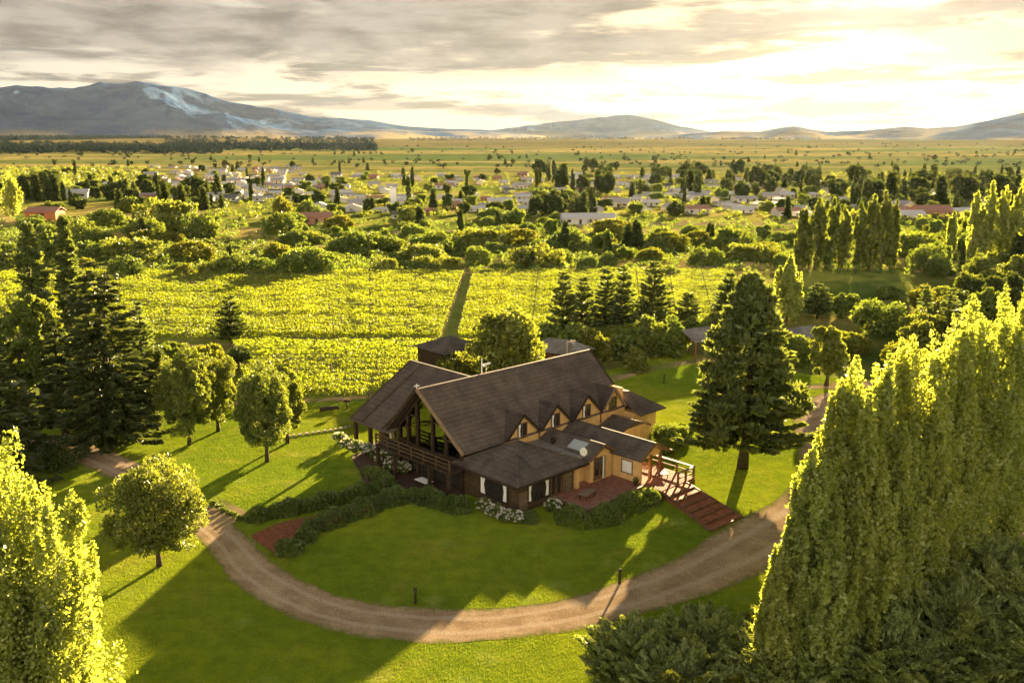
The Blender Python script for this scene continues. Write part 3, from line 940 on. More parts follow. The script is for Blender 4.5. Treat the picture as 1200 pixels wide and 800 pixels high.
# --- main roof: two steep slopes with a prow-shaped front gable
part(panel([(AF, EB, EZ), (4.0, EB, EZ), (4.0, EB - 0.02, EZ), (AE, EB, EZ), (AE, RB, RZT), (-1.35, RB, RZT)]), 'roof', R_MAIN, label='steep dark brown main roof slope')
part(panel([(AF - 0.3, EBL, EZ), (-1.35, RB - 0.01, RZT), (AE, RB - 0.01, RZT), (AE, EBL, EZ)]), 'roof', R_MAIN)
part(MB().bar(l3(-1.4, RB, RZT + 0.01), l3(AE + 0.05, RB, RZT + 0.01), 0.22, 0.05), 'ridge_cap', R_MAIN)
for (p, q) in (((AF - 0.02, EB + 0.1, EZ - 0.08), (-1.4, RB, RZT + 0.02)), ((AF - 0.34, EBL - 0.1, EZ - 0.08), (-1.4, RB, RZT + 0.02))):
    part(MB().bar(l3(*p), l3(*q), 0.10, 0.30), 'bargeboard', WOOD_P if p[1] > -8 else WOOD_D)
part(MB().bar(l3(AE + 0.03, EB, EZ - 0.05), l3(AE + 0.03, RB, RZT), 0.08, 0.26), 'bargeboard', WOOD_D)

# --- walls of the main block
W = MB()
WB = -5.75 + 0.02
def wallbox(a0, a1, b0, b1, z0, z1): W.box(a0, a1, -b0, -b1, z0, z1)
wallbox(4.0, 19.4, WB, WB - 0.25, 0, 3.5)
wallbox(19.1, 19.4, WB - 0.25, -14.5, 0, 5.2)
wallbox(2.6, 19.1, -14.25, -14.5, 0, 3.3)
part(W, 'wall', WALL_Y, label='ochre plastered side wall below the dormers')
W = MB()
wallbox(0.6, 4.0, -6.2, -6.45, 0, 3.25)
W.slab([l3(2.3, -6.45, 0), l3(2.3, -6.45, 3.3), l3(2.3, -10.4, 7.5), l3(2.3, -14.4, 3.3), l3(2.3, -14.4, 0)], 0.2, (1, 0, 0))
W.slab([l3(19.15, -5.9, 3.2), l3(19.15, -10.4, 7.85), l3(19.15, -14.5, 3.2)], 0.2, (1, 0, 0))
part(W, 'gable_wall', WOOD_D)

# --- prow gable: timber posts, beams, glazing; upper balcony
fr = MB()
zt = lambda b: (RZT - 0.45) - abs(b - RB) * slope
ap = lambda b: -0.15 - 0.55 * (1 - abs(b - RB) / 4.4)
posts = [-6.3, -7.9, -9.4, -11.4, -12.9, -14.4]
for b in posts:
    fr.bar(l3(ap(b), b, 0), l3(ap(b), b, zt(b)), 0.24)
for z in (0.25, 2.45, 2.75):
    for i in range(len(posts) - 1): fr.bar(l3(ap(posts[i]), posts[i], z), l3(ap(posts[i + 1]), posts[i + 1], z), 0.16, 0.2)
for z in (4.1, 5.3):
    bb = [b for b in np.linspace(-6.3, -14.4, 9) if zt(b) > z + 0.1]
    fr.bar(l3(ap(bb[0]), bb[0], z), l3(ap(bb[-1]), bb[-1], z), 0.14, 0.16)
fr.bar(l3(ap(-6.3), -6.2, zt(-6.2)), l3(ap(RB), RB, zt(RB)), 0.2, 0.24); fr.bar(l3(ap(-6.3), -14.6, zt(-14.6)), l3(ap(RB), RB, zt(RB)), 0.2, 0.24)
part(fr, 'gable_frame', WOOD_D)
for i in range(len(posts) - 1):
    b0, b1 = posts[i] - 0.14, posts[i + 1] + 0.14
    g_ = MB().slab([l3(ap(b0) + 0.05, b0, 2.9), l3(ap(b0) + 0.05, b0, zt(b0) - 0.12), l3(ap(b1) + 0.05, b1, zt(b1) - 0.12), l3(ap(b1) + 0.05, b1, 2.9)] if posts[i] * posts[i + 1] and not (posts[i] > RB > posts[i + 1]) else
                    [l3(ap(b0) + 0.05, b0, 2.9), l3(ap(b0) + 0.05, b0, zt(b0) - 0.12), l3(ap(RB) + 0.05, RB, zt(RB) - 0.12), l3(ap(b1) + 0.05, b1, zt(b1) - 0.12), l3(ap(b1) + 0.05, b1, 2.9)], 0.03, (1, 0, 0))
    part(g_, 'gable_pane', GLASS_T)
    g2 = MB().slab([l3(ap(b0) + 0.05, b0, 0.4), l3(ap(b0) + 0.05, b0, 2.3), l3(ap(b1) + 0.05, b1, 2.3), l3(ap(b1) + 0.05, b1, 0.4)], 0.03, (1, 0, 0))
    part(g2, 'ground_floor_pane', GLASS)
bal = MB().slab([l3(-2.2, -5.4, 2.42), l3(-0.2, -5.4, 2.42), l3(-0.7, RB, 2.42), l3(-0.2, -15.2, 2.42), l3(-2.2, -15.2, 2.42)], 0.16)
bo = part(bal, 'balcony', WOOD_D)
rl = MB()
for z in (2.75, 3.05, 3.4): rl.bar(l3(-2.15, -5.45, z), l3(-2.15, -15.15, z), 0.07, 0.12)
for b in np.linspace(-5.45, -15.15, 7): rl.bar(l3(-2.15, b, 2.4), l3(-2.15, b, 3.45), 0.11)
rl.build('railing', WOOD_LOG, bo)
for b in (-5.6, -8.0, -12.6, -15.0):
    part(MB().bar(l3(-2.1, b, 0), l3(-2.1, b, 2.28), 0.24), 'post', WOOD_D)

# --- cross wing on the vineyard side with its verandah
part(panel([(7.2, -22.2, 7.0), (7.2, -11.4, 7.0), (4.5, -12.2, 5.25), (2.1, -14.6, 3.78), (0.0, -16.5, 2.7), (0.0, -22.2, 2.7)]), 'roof', R_MAIN, label='weathered dark roof slope of the side wing')
part(panel([(7.2, -22.2, 7.0), (14.4, -22.2, 2.7), (14.4, -14.6, 2.7), (7.2, -11.4, 7.0)]), 'roof', R_MAIN)
part(MB().bar(l3(7.2, -22.3, 7.01), l3(7.2, -11.6, 7.01), 0.22, 0.05), 'ridge_cap', R_LOW)
part(MB().bar(l3(0, -22.22, 2.64), l3(7.2, -22.22, 6.98), 0.08, 0.24), 'bargeboard', WOOD_LOG)
part(MB().bar(l3(0.05, -20.4, 2.79), l3(7.1, -20.4, 7.0), 0.12, 0.10), 'roof_seam', WOOD_LOG)
part(MB().bar(l3(0.05, -17.4, 2.79), l3(3.4, -17.4, 4.8), 0.12, 0.10), 'roof_seam', WOOD_LOG)
W = MB()
wallbox(2.6, 2.8, -14.6, -21.4, 0, 4.1); wallbox(2.8, 13.8, -21.2, -21.4, 0, 3.0)
W.slab([l3(2.8, -21.2, 3), l3(7.2, -21.2, 6.6), l3(13.4, -21.2, 3)], 0.18, (0, 1, 0))
part(W, 'wall', WOOD_LOG, label='brown timber wall of the side wing')
for b in (-21.9, -19.6, -17.2):
    part(MB().bar(l3(0.4, b, 0), l3(0.4, b, 2.75), 0.3), 'post', WOOD_D)
window(lodge, -19.8, -17.8, 2.6, 0.8, 2.3, 'a', -1, [(-19.7, -19.3)])

# --- dormers
for k, (dc, hw, dz) in enumerate([(6.0, 1.95, 5.5), (10.0, 1.95, 5.55), (14.0, 1.95, 5.65), (17.6, 1.6, 5.6)]):
    z0 = 3.68
    d = MB()
    # ochre gable face
    d.slab([l3(dc - hw + .12, WB + 0.02, 3.05), l3(dc - hw + .12, WB + 0.02, z0 + 0.03), l3(dc, WB + 0.02, dz - 0.16), l3(dc + hw - .12, WB + 0.02, z0 + 0.03), l3(dc + hw - .12, WB + 0.02, 3.05)], 0.25, (0, 1, 0))
    dm = part(d, 'dormer', WALL_Y, label=('leftmost dormer, above the cottage roof', 'second dormer from the left', 'third dormer from the left', 'rightmost dormer with a sunlit metal slope')[k])
    br = RB + (RZT - dz) / slope + 0.05
    be = EB + 0.2
    s1 = panel([(dc, be, dz), (dc, br, dz), (dc - hw, EB - (z0 - EZ) / slope, z0), (dc - hw, be, z0)], 0.11)
    s1.build('roof_slope', R_DORM_SHADE, dm)
    s2 = panel([(dc + 0.01, be, dz), (dc + hw, be, z0), (dc + hw, EB - (z0 - EZ) / slope, z0), (dc + 0.01, br, dz)], 0.11)
    s2.build('roof_slope', R_METAL if k == 3 else R_MAIN, dm)
    bb = MB(); bb.bar(l3(dc - hw, be + 0.02, z0 - 0.08), l3(dc, be + 0.02, dz - 0.06), 0.06, 0.2); bb.bar(l3(dc + hw, be + 0.02, z0 - 0.08), l3(dc, be + 0.02, dz - 0.06), 0.06, 0.2)
    bb.build('bargeboard', WOOD_P if k == 3 else WOOD_D, dm)
    window(dm, dc - 0.55, dc + 0.55, WB + 0.02, 3.45, 4.7, 'b', 1, [(dc - 0.45, dc - 0.15)] if k < 3 else None, WOOD_B)
dp = MB()
for a in (8.0, 12.0, 15.9): dp.tube([l3(a, WB + 0.12, 3.6), l3(a, WB + 0.12, 2.7)], [0.05, 0.05], 8)
for i, a in enumerate((8.0, 12.0, 15.9)): part(MB().tube([l3(a, WB + 0.1, 3.65), l3(a, WB + 0.1, 2.6)], [0.06, 0.06], 8), 'downpipe', WOOD_B)

# --- far wing with a low hipped roof
part(panel([(19.45, -3.9, 2.95), (23.3, -3.9, 2.95), (21.2, -6.6, 4.4), (19.45, -7.2, 4.72)]), 'roof', R_LOW, label='low hipped roof at the far end')
part(panel([(23.3, -3.9, 2.95), (23.3, -15.5, 2.95), (21.2, -12.8, 4.4), (21.2, -6.6, 4.4)]), 'roof', R_LOW)
part(panel([(19.45, -7.2, 4.72), (21.2, -6.6, 4.4), (21.2, -12.8, 4.4), (19.45, -12.8, 4.72)]), 'roof', R_LOW)
part(panel([(23.3, -15.5, 2.95), (19.45, -15.5, 2.95), (19.45, -12.8, 4.72), (21.2, -12.8, 4.4)]), 'roof', R_LOW)
W = MB(); wallbox(19.4, 22.7, -4.6, -14.9, 0, 2.95)
part(W, 'wall', WALL_Y, label='plain ochre wall of the far wing')

# --- small porch with a slatted, sunlit slope between dormers and far wing
part(panel([(17.6, -2.9, 3.05), (17.6, -5.72, 3.05), (15.7, -5.72, 2.35), (15.7, -2.9, 2.35)], 0.1), 'porch_roof', R_LOW)
sl = MB()
for i in range(11):
    b = -2.95 - i * 0.27
    sl.bar(l3(17.62, b, 3.06), l3(19.75, b, 2.3), 0.12, 0.06)
sl.bar(l3(17.62, -2.85, 3.02), l3(17.62, -5.7, 3.02), 0.1, 0.12); sl.bar(l3(19.7, -2.85, 2.22), l3(19.7, -5.7, 2.22), 0.1, 0.12)
part(sl, 'pergola_roof', WOOD_P, label='pale slatted porch roof slope')
W = MB(); wallbox(16.0, 19.35, -3.1, -3.3, 0, 2.4); wallbox(16.0, 16.2, -3.3, -5.7, 0, 2.4); wallbox(19.15, 19.35, -3.3, -5.7, 0, 2.3)
part(W, 'wall', WALL_Y)

# --- log cottage in front, pyramid roof
C0, C1 = (-0.75, 0.7), (7.3, 0.55)
apx = (3.3, -3.5, 4.25); ez = 2.55
pts = [(-0.75, 0.7, ez), (7.3, 0.6, ez), (7.3, -6.9, ez), (-0.75, -6.9, ez)]
for i in range(4):
    part(panel([pts[i], pts[(i + 1) % 4], apx], 0.12), 'cottage_roof', R_METAL if i == 1 else R_LOW)
for i in (0, 1, 3):
    part(MB().bar(l3(*[pts[i][0], pts[i][1], ez + .05]), l3(apx[0], apx[1], apx[2] + .06), 0.16, 0.07), 'hip_cap', R_LOW)
fa = MB()
fa.bar(l3(-0.75, 0.72, ez - 0.1), l3(7.3, 0.62, ez - 0.1), 0.05, 0.2); fa.bar(l3(-0.77, 0.7, ez - 0.1), l3(-0.77, -6.9, ez - 0.1), 0.05, 0.2)
part(fa, 'fascia', WOOD_D)
lg = MB()
nl = 11
def logs(p, q, z0, z1, n):
    for i in range(n):
        z = z0 + (z1 - z0) * (i + 0.5) / n
        lg.tube([p + (z,), q + (z,)], [(z1 - z0) / n * 0.54] * 2, 8)
# right-hand wall (b = 0) with openings, left-hand wall (a = 0)
def lw(a0, a1, z0, z1): logs((a0, 0.1), (a1, 0.1), z0, z1, max(1, round((z1 - z0) / 0.23)))
def lv(b0, b1, z0, z1): logs((0.1, -b0), (0.1, -b1), z0, z1, max(1, round((z1 - z0) / 0.23)))
lw(0.05, 1.0, 0, 2.5); lw(1.0, 3.5, 0, 0.7); lw(1.0, 3.5, 2.25, 2.5); lw(3.5, 4.85, 2.25, 2.5); lw(4.85, 6.2, 0, 2.5)
lv(-0.1, -1.0, 0, 2.5); lv(-1.0, -4.4, 0, 0.6); lv(-1.0, -4.4, 2.3, 2.5); lv(-4.4, -6.3, 0, 2.5)
part(lg, 'log_wall', WOOD_LOG)
back = MB(); back.box(0.22, 6.1, 0.22, 6.2, 0, 2.45)
part(back, 'cottage_core', WOOD_D)
lou = MB()
for i in range(11):
    lou.bar(l3(4.95, 0.04, 0.35 + i * 0.17), l3(5.95, 0.04, 0.35 + i * 0.17), 0.06, 0.07)
part(lou, 'shutter', simple('shutter_slat', (0.24, 0.175, 0.11), 0.7), label='pale louvred shutter at the right end of the cottage wall')
lou = MB()
for i in range(9):
    lou.bar(l3(0.12, 0.04, 0.25 + i * 0.17), l3(0.95, 0.04, 0.25 + i * 0.17), 0.06, 0.07)
part(lou, 'shutter', MATS['shutter_slat'], label='pale louvred shutter at the near corner of the cottage')
window(lodge, 1.05, 3.45, -0.05, 0.7, 2.2, 'b', 1, [(1.15, 1.5), (2.95, 3.35)])
door(lodge, 3.55, 4.8, -0.05, 0.25, 2.2, 'b', 1, WOOD_B)
window(lodge, -4.35, -1.05, 0.05, 0.6, 2.25, 'a', -1, [(-4.25, -3.65), (-1.75, -1.3)], mull=2)
W = MB(); W.box(6.2, 6.55, -0.3, 0.1, 0, 2.5)
part(W, 'pilaster', WALL_Y)

# --- entry block one: gable with door and skylight
def gable_block(a0, a1, ar, b0, b1, ze, zrg, over, mats_roof, label):
    part(panel([(ar, b1 + over, zrg), (ar, b0, zrg), (a0 - 0.35, b0, ze), (a0 - 0.35, b1 + over, ze)], 0.12), 'entry_roof', mats_roof, label=label)
    part(panel([(ar + 0.01, b1 + over, zrg), (a1 + 0.35, b1 + over, ze), (a1 + 0.35, b0, ze), (ar + 0.01, b0, zrg)], 0.12), 'entry_roof', R_METAL)
    bb = MB(); bb.bar(l3(a0 - 0.38, b1 + over, ze - 0.08), l3(ar, b1 + over, zrg - 0.05), 0.06, 0.18); bb.bar(l3(a1 + 0.38, b1 + over, ze - 0.08), l3(ar, b1 + over, zrg - 0.05), 0.06, 0.18)
    part(bb, 'bargeboard', WOOD_B)
    part(MB().bar(l3(ar, b0, zrg + 0.02), l3(ar, b1 + over, zrg + 0.02), 0.14, 0.04), 'ridge_cap', R_LOW)


gable_block(7.9, 10.6, 9.3, -5.7, 0.25, 2.65, 3.55, 0.35, R_LOW, 'small dark entry roof with a skylight')
W = MB()
W.slab([l3(8.0, 0.2, 0.5), l3(8.0, 0.2, 2.6), l3(9.3, 0.2, 3.4), l3(10.6, 0.2, 2.6), l3(10.6, 0.2, 0.5)], 0.2, (0, 1, 0))
wallbox(8.0, 8.2, 0.0, -5.6, 0.5, 2.6); wallbox(6.5, 8.0, -0.55, -0.75, 0.5, 2.6)
part(W, 'wall', WALL_Y, label='ochre gable wall of the entry')
door(lodge, 8.35, 9.75, 0.2, 0.58, 2.5, 'b', 1, WOOD_B, GLASS, None)
part(MB().box(9.42, 9.58, -0.29, -0.25, 0.58, 2.5), 'door_frame', WHITE, label='white frame of the entry door')
sk = MB().slab([l3(8.95, -0.9, 3.42), l3(8.95, -2.5, 3.42), l3(7.95, -2.5, 2.85), l3(7.95, -0.9, 2.85)], 0.06)
part(sk, 'skylight', SKYL)
part(MB().box(7.9, 8.15, 3.9, 4.25, 2.7, 3.35), 'roof_vent', WOOD_D)
# flat link roof between cottage and entry
part(panel([(6.2, -0.2, 2.72), (8.0, -0.2, 2.66), (8.0, -5.7, 2.86), (6.2, -5.7, 2.9)], 0.1), 'link_roof', R_METAL)

# --- entry block two: larger porch gable
gable_block(10.7, 14.0, 12.2, -5.7, 3.0, 2.62, 3.72, 0.5, R_LOW, 'larger dark porch roof nearest the deck')
W = MB()
wallbox(10.8, 11.0, 2.9, -5.6, 0.5, 2.6); wallbox(13.5, 13.7, 0.6, -5.6, 0.5, 2.6); wallbox(11.0, 13.5, 0.8, 0.6, 0.5, 2.7)
W.slab([l3(10.8, 2.9, 2.35), l3(10.8, 2.9, 2.6), l3(12.2, 2.9, 3.55), l3(13.7, 2.9, 2.6), l3(13.7, 2.9, 2.35)], 0.12, (0, 1, 0))
part(W, 'wall', WALL_Y, label='ochre walls under the porch gable')
window(lodge, 1.1, 2.3, 10.8, 1.1, 2.2, 'a', -1, None, WOOD_P, WHITE, 0)
door(lodge, 11.3, 12.6, 0.8, 0.58, 2.55, 'b', 1, WOOD_D)
for a, b in ((11.0, 2.9), (12.3, 2.9), (13.6, 2.9)):
    part(MB().box(a - 0.11, a + 0.11, -b - 0.11, -b + 0.11, 0.5, 2.55), 'post', WALL_Y if a < 11.5 else WOOD_B)
part(MB().bar(l3(14.38, 3.5, 2.6), l3(14.38, -5.7, 2.6), 0.14, 0.12), 'gutter', GUT)
part(MB().bar(l3(14.1, -5.75, 2.66), l3(14.1, 3.5, 2.66), 0.3, 0.05), 'gutter', GUT)

# --- satellite dish, mast and weather dome on the ridge
ds = MB()
ring = []
nR, nT = 5, 20
vs = [(0, 0, 0)]
for i in range(1, nR + 1):
    r = 0.34 * i / nR
    for k in range(nT): vs.append((r * cos(2 * pi * k / nT), r * sin(2 * pi * k / nT), 0.5 * r * r))
fs = [(0, 1 + k, 1 + (k + 1) % nT) for k in range(nT)]
for i in range(nR - 1):
    for k in range(nT):
        a0 = 1 + i * nT
        fs.append((a0 + k, a0 + nT + k, a0 + nT + (k + 1) % nT, a0 + (k + 1) % nT))
ds.add(vs, fs)
dish = part(ds, 'satellite_dish', WHITE, smooth=True)
dish.location = l3(7.35, -0.05, 3.25); dish.rotation_euler = (radians(68), 0, radians(-15))
sm = dish.modifiers.new('thick', 'SOLIDIFY'); sm.thickness = 0.02
arm = MB().tube([(0, 0.05, 0.08), (0, -0.2, 0.45)], [0.015, 0.015], 6).box(-0.04, 0.04, -0.25, -0.17, 0.4, 0.5)
arm.build('feed_arm', GUT, dish)
part(MB().tube([l3(7.3, -0.4, 2.6), l3(7.3, -0.25, 3.25)], [0.03, 0.03], 6), 'dish_pole', GUT)
part(MB().tube([l3(6.0, RB - 0.3, 7.9), l3(6.0, RB - 0.3, 9.35)], [0.06, 0.045], 8), 'mast', WHITE)
part(MB().tube([l3(6.5, RB - 0.3, 8.0), l3(6.5, RB - 0.3, 8.7)], [0.02, 0.02], 6).tube([l3(6.2, RB - 0.3, 8.72), l3(7.0, RB - 0.3, 8.78)], [0.13, 0.07], 8), 'weather_vane', WHITE)
part(MB().tube([l3(-1.35, RB, 8.05), l3(-1.35, RB, 8.5)], [0.03, 0.03], 6).tube([l3(-1.1, RB, 8.3), l3(-1.6, RB, 8.35)], [0.07, 0.05], 6), 'finial', WHITE)

# --- deck with its rail
deck = thing('deck', 'reddish wooden deck with a timber rail beside the porch', 'deck', Wd(0, 0), RZ)
outline = [(3.6, 0.15), (3.6, 3.95), (10.6, 3.7), (10.6, 5.3), (15.2, 5.3), (15.2, -2.4), (6.6, -2.4), (6.6, 0.15)]
part(MB().slab([l3(a, b, 0.5) for a, b in outline], 0.12), 'deck_floor', simple('deck_board', (0.30, 0.135, 0.085), 0.9, 0.25, 2.5, 0.5), deck)
bl = MB()
for i in range(34):
    a = 6.7 + i * 0.25
    b1 = 3.7 if a < 10.6 else 5.25
    bl.box(a, a + 0.03, -b1, 2.3 if a > 10.5 else -0.25, 0.502, 0.509)
part(bl, 'deck_joint', WOOD_D, deck)
sk_ = MB()
for i in range(len(outline)):
    p, q = outline[i], outline[(i + 1) % len(outline)]
    sk_.bar(l3(p[0], p[1], 0.2), l3(q[0], q[1], 0.2), 0.08, 0.42)
part(sk_, 'skirting', WOOD_B, deck)
kb = MB(); kb.bar(l3(3.6, 3.95, 0.57), l3(10.6, 3.72, 0.57), 0.16, 0.14); kb.bar(l3(3.62, 0.3, 0.57), l3(3.62, 3.95, 0.57), 0.16, 0.14)
part(kb, 'edge_board', WOOD_P, deck)
rl = MB()
rl.bar(l3(15.15, -0.2, 1.42), l3(15.15, 5.25, 1.42), 0.26, 0.08); rl.bar(l3(15.15, 5.25, 1.425), l3(12.9, 5.25, 1.425), 0.22, 0.08)
rl.bar(l3(15.15, -0.2, 0.95), l3(15.15, 5.25, 0.95), 0.06, 0.1); rl.bar(l3(15.15, 5.25, 0.95), l3(12.9, 5.25, 0.95), 0.06, 0.1)
part(rl, 'railing', WOOD_P, deck)
for (a, b) in ((15.15, 0), (15.15, 1.8), (15.15, 3.5), (15.15, 5.2), (14.0, 5.25), (12.95, 5.25)):
    part(MB().bar(l3(a, b, 0), l3(a, b, 1.4), 0.14), 'post', WOOD_B, deck)

# --- timber edged steps down to the drive
steps = thing('garden_steps', 'flight of reddish timber edged steps from the deck to the gravel drive', 'steps', Wd(0, 0), RZ)
NS = 7
TL, TR = Vector((10.7, 5.4)), Vector((13.9, 5.4)); BLp, BR = Vector((7.9, 11.9)), Vector((11.8, 12.0))
for i in range(NS):
    t0, t1 = i / NS, (i + 1) / NS + 0.012
    z = 0.46 - 0.06 * i
    q = [TL.lerp(BLp, t0), TR.lerp(BR, t0), TR.lerp(BR, t1), TL.lerp(BLp, t1)]
    st = MB().slab([l3(p.x, p.y, z) for p in q], z + 0.02)
    s_ = st.build('step', M_RED, steps)
    MB().bar(l3(q[3].x, q[3].y, z + 0.03), l3(q[2].x, q[2].y, z + 0.01), 0.14, 0.10).build('edge_board', WOOD_B, s_)
for (p, q) in ((TL, BLp), (TR, BR)):
    MB().bar(l3(p.x, p.y, 0.42), l3(q.x, q.y, 0.06), 0.12, 0.2).build('side_board', WOOD_B, steps)

# --- terrace tables, loungers
def patio_table(loc, rz, label, group=None, top=CLOTH, sz=(1.5, 0.8), hgt=0.74):
    t_ = thing('patio_table', label, 'table', loc, rz, group)
    MB().box(-sz[0] / 2, sz[0] / 2, -sz[1] / 2, sz[1] / 2, hgt - 0.04, hgt).build('tabletop', top, t_)
    for x in (-1, 1):
        for y in (-1, 1):
            MB().box(x * sz[0] * 0.42 - 0.03, x * sz[0] * 0.42 + 0.03, y * sz[1] * 0.38 - 0.03, y * sz[1] * 0.38 + 0.03, 0, hgt - 0.04).build('leg', WOOD_D, t_)
    return t_


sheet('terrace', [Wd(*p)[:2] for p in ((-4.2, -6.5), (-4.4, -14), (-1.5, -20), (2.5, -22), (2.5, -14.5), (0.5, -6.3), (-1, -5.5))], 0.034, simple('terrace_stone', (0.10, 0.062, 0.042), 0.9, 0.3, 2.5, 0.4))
for (px, py, lb) in ((488, 543, 'white covered patio table under the balcony, left of the pair by the railing'),
                     (507, 551, 'white covered patio table under the balcony, right of the pair by the railing'),
                     (497, 573, 'white patio table on the terrace in front of the timber gable')):
    patio_table((*G(px, py), 0.036), RZ + 1.57, lb)
patio_table(Wd(5.4, 2.2, 0.51), RZ + 0.2, 'pale low table on the dark corner of the deck', top=WOOD_P, sz=(1.6, 0.8), hgt=0.5)


def lounger(loc, rz, label):
    t_ = thing('sun_lounger', label, 'sun lounger', loc, rz)
    MB().box(-0.9, 0.45, -0.32, 0.32, 0.28, 0.34).build('seat', WOOD_B, t_)
    MB().slab([(0.45, -0.32, 0.34), (0.45, 0.32, 0.34), (0.98, 0.32, 0.72), (0.98, -0.32, 0.72)], 0.05).build('backrest', WOOD_B, t_)
    for x in (-0.8, 0.4):
        for y in (-0.28, 0.28): MB().box(x - 0.03, x + 0.03, y - 0.03, y + 0.03, 0, 0.28).build('leg', WOOD_D, t_)


lounger(Wd(13.8, 3.0, 0.51), RZ + 0.9, 'brown wooden lounger on the sunny end of the deck by the rail')
pot = thing('flower_pot', 'small dark pot with a plant on the front edge of the deck', 'flower pot', Wd(10.2, 3.1, 0.51))
MB().tube([(0, 0, 0), (0, 0, 0.35)], [0.14, 0.2], 12).build('pot', WOOD_D, pot)
rg = np.random.default_rng(4); link('plant', np_mesh('plant', *clumps_to_leaves(rg, np.array([[0, 0, .5]]), np.array([.22]), 70, .1), L_DARK), pot)

# ================================================================== HEDGES, ROSES, SMALL THINGS
def hedge(name, label, cat, pts, rad, hgt, seed, leafm=None, leaf=0.10, dens=900, group=None):
    """clipped or mounded hedge along a ground polyline"""
    rng = np.random.default_rng(seed)
    A = spline(pts, 6); c0 = A[0]
    seg = [(A[i + 1] - A[i]).length for i in range(len(A) - 1)]
    tot = sum(seg); n = int(tot * dens)
    cum = np.cumsum([0] + seg)
    s = rng.uniform(0, tot, n); ii = np.clip(np.searchsorted(cum, s) - 1, 0, len(seg) - 1)
    P0 = np.array([tuple(p) for p in A]); t = ((s - cum[ii]) / np.array(seg)[ii])[:, None]
    C = P0[ii] * (1 - t) + P0[ii + 1] * t
    T = P0[ii + 1] - P0[ii]; T /= np.linalg.norm(T, axis=1, keepdims=True)
    N = np.stack([-T[:, 1], T[:, 0], np.zeros(n)], 1)
    th = rng.uniform(0, pi, n); rr = rng.uniform(0.55, 1.05, n) ** 0.5
    lump = 1 + 0.16 * np.sin(s * 2.1 + seed) + 0.10 * np.sin(s * 5.3 + 1.7 * seed)
    endt = np.clip(np.minimum(s, tot - s) / (rad * 0.9), 0.35, 1)
    off = N * (np.cos(th) * rr * rad * lump * endt)[:, None]
    C = C + off; C[:, 2] = np.sin(th) * rr * hgt * lump * endt
    D = N * np.cos(th)[:, None] + np.array([0, 0, 1]) * np.sin(th)[:, None]
    C[:, :2] -= np.array([c0.x, c0.y])
    V, Fq = cards(rng, C, D, leaf, 1.8, 0.6)
    o = link(name, np_mesh(name, V, Fq, leafm or L_HEDGE), None, (c0.x, c0.y, 0))
    return tag(o, label, cat, group)


hedge('hedge', 'long clipped hedge on the lawn side of the brick path, left of the lodge', 'hedge', gp((287, 612), (315, 606), (355, 598), (400, 588), (440, 577), (466, 569)), 0.85, 1.0, 1)
hedge('hedge', 'curving hedge sweeping along the inner lawn under the timber gable', 'hedge', gp((352, 628), (390, 614), (425, 602), (455, 590), (490, 586), (520, 594), (552, 602)), 0.95, 1.1, 2)
hedge('hedge', 'small clipped hedge wing in front of the white roses, left of the balcony', 'hedge', gp((425, 552), (445, 561), (462, 568)), 0.75, 0.8, 3)
hedge('hedge', 'mounded hedge along the front of the deck, sunlit towards the steps', 'hedge', gp((652, 604), (680, 615), (705, 612), (735, 598), (772, 583)), 1.05, 1.15, 4)
for i, (px, py, r, h, lb) in enumerate([(340, 650, 0.95, 1.35, 'rounded clipped bush at the lower end of the brick path'),
                                        (360, 634, 0.75, 1.0, 'smaller clipped ball between the round bush and the curving hedge'),
                                        (620, 611, 0.7, 0.7, 'low dark bush at the corner of the log cottage'),
                                        (63, 546, 3.2, 1.9, 'dark low spreading bush beside the gravel drive under the firs'),
                                        (786, 521, 1.7, 1.8, 'sunlit mounded bush beside the far wing'),
                                        (775, 530, 1.1, 1.2, 'smaller green mound in front of the sunlit bush by the deck'),
                                        (800, 512, 1.2, 1.2, 'outer dark green mound at the edge of the far wing')]):
    x, y = G(px, py)
    c = crown_broad(40 + i, h, r, -0.1, 30, 220, 0.11, 0.34)
    b = tag(link('bush', np_mesh('bush', c[0], c[1], L_DARK if i == 3 else (L_WIL if i > 3 else L_HEDGE)), None, (x, y, 0)), lb, 'bush')


def rose(px, py, seed, label, h=1.0, r=0.7, n=34):
    x, y = G(px, py)
    t_ = thing('rose_bush', label, 'rose bush', (x, y, 0), 0, 'white rose bushes round the lodge')
    c = crown_broad(seed, h, r, 0.05, 16, 70, 0.11, 0.36)
    link('foliage', np_mesh('foliage', c[0], c[1], L_HEDGE), t_)
    rng = np.random.default_rng(seed)
    d = unit(rng, n); d[:, 2] = np.abs(d[:, 2]) * 0.9 + 0.05
    cc = d * np.array([r, r, h * 0.6]) * 1.02 + np.array([0, 0, h * 0.45])
    p = clumps_to_leaves(rng, cc, np.full(n, 0.075), 9, 0.085, 0.9, aspect=1.1)
    link('blossom', np_mesh('blossom', p[0], p[1], PETAL), t_)


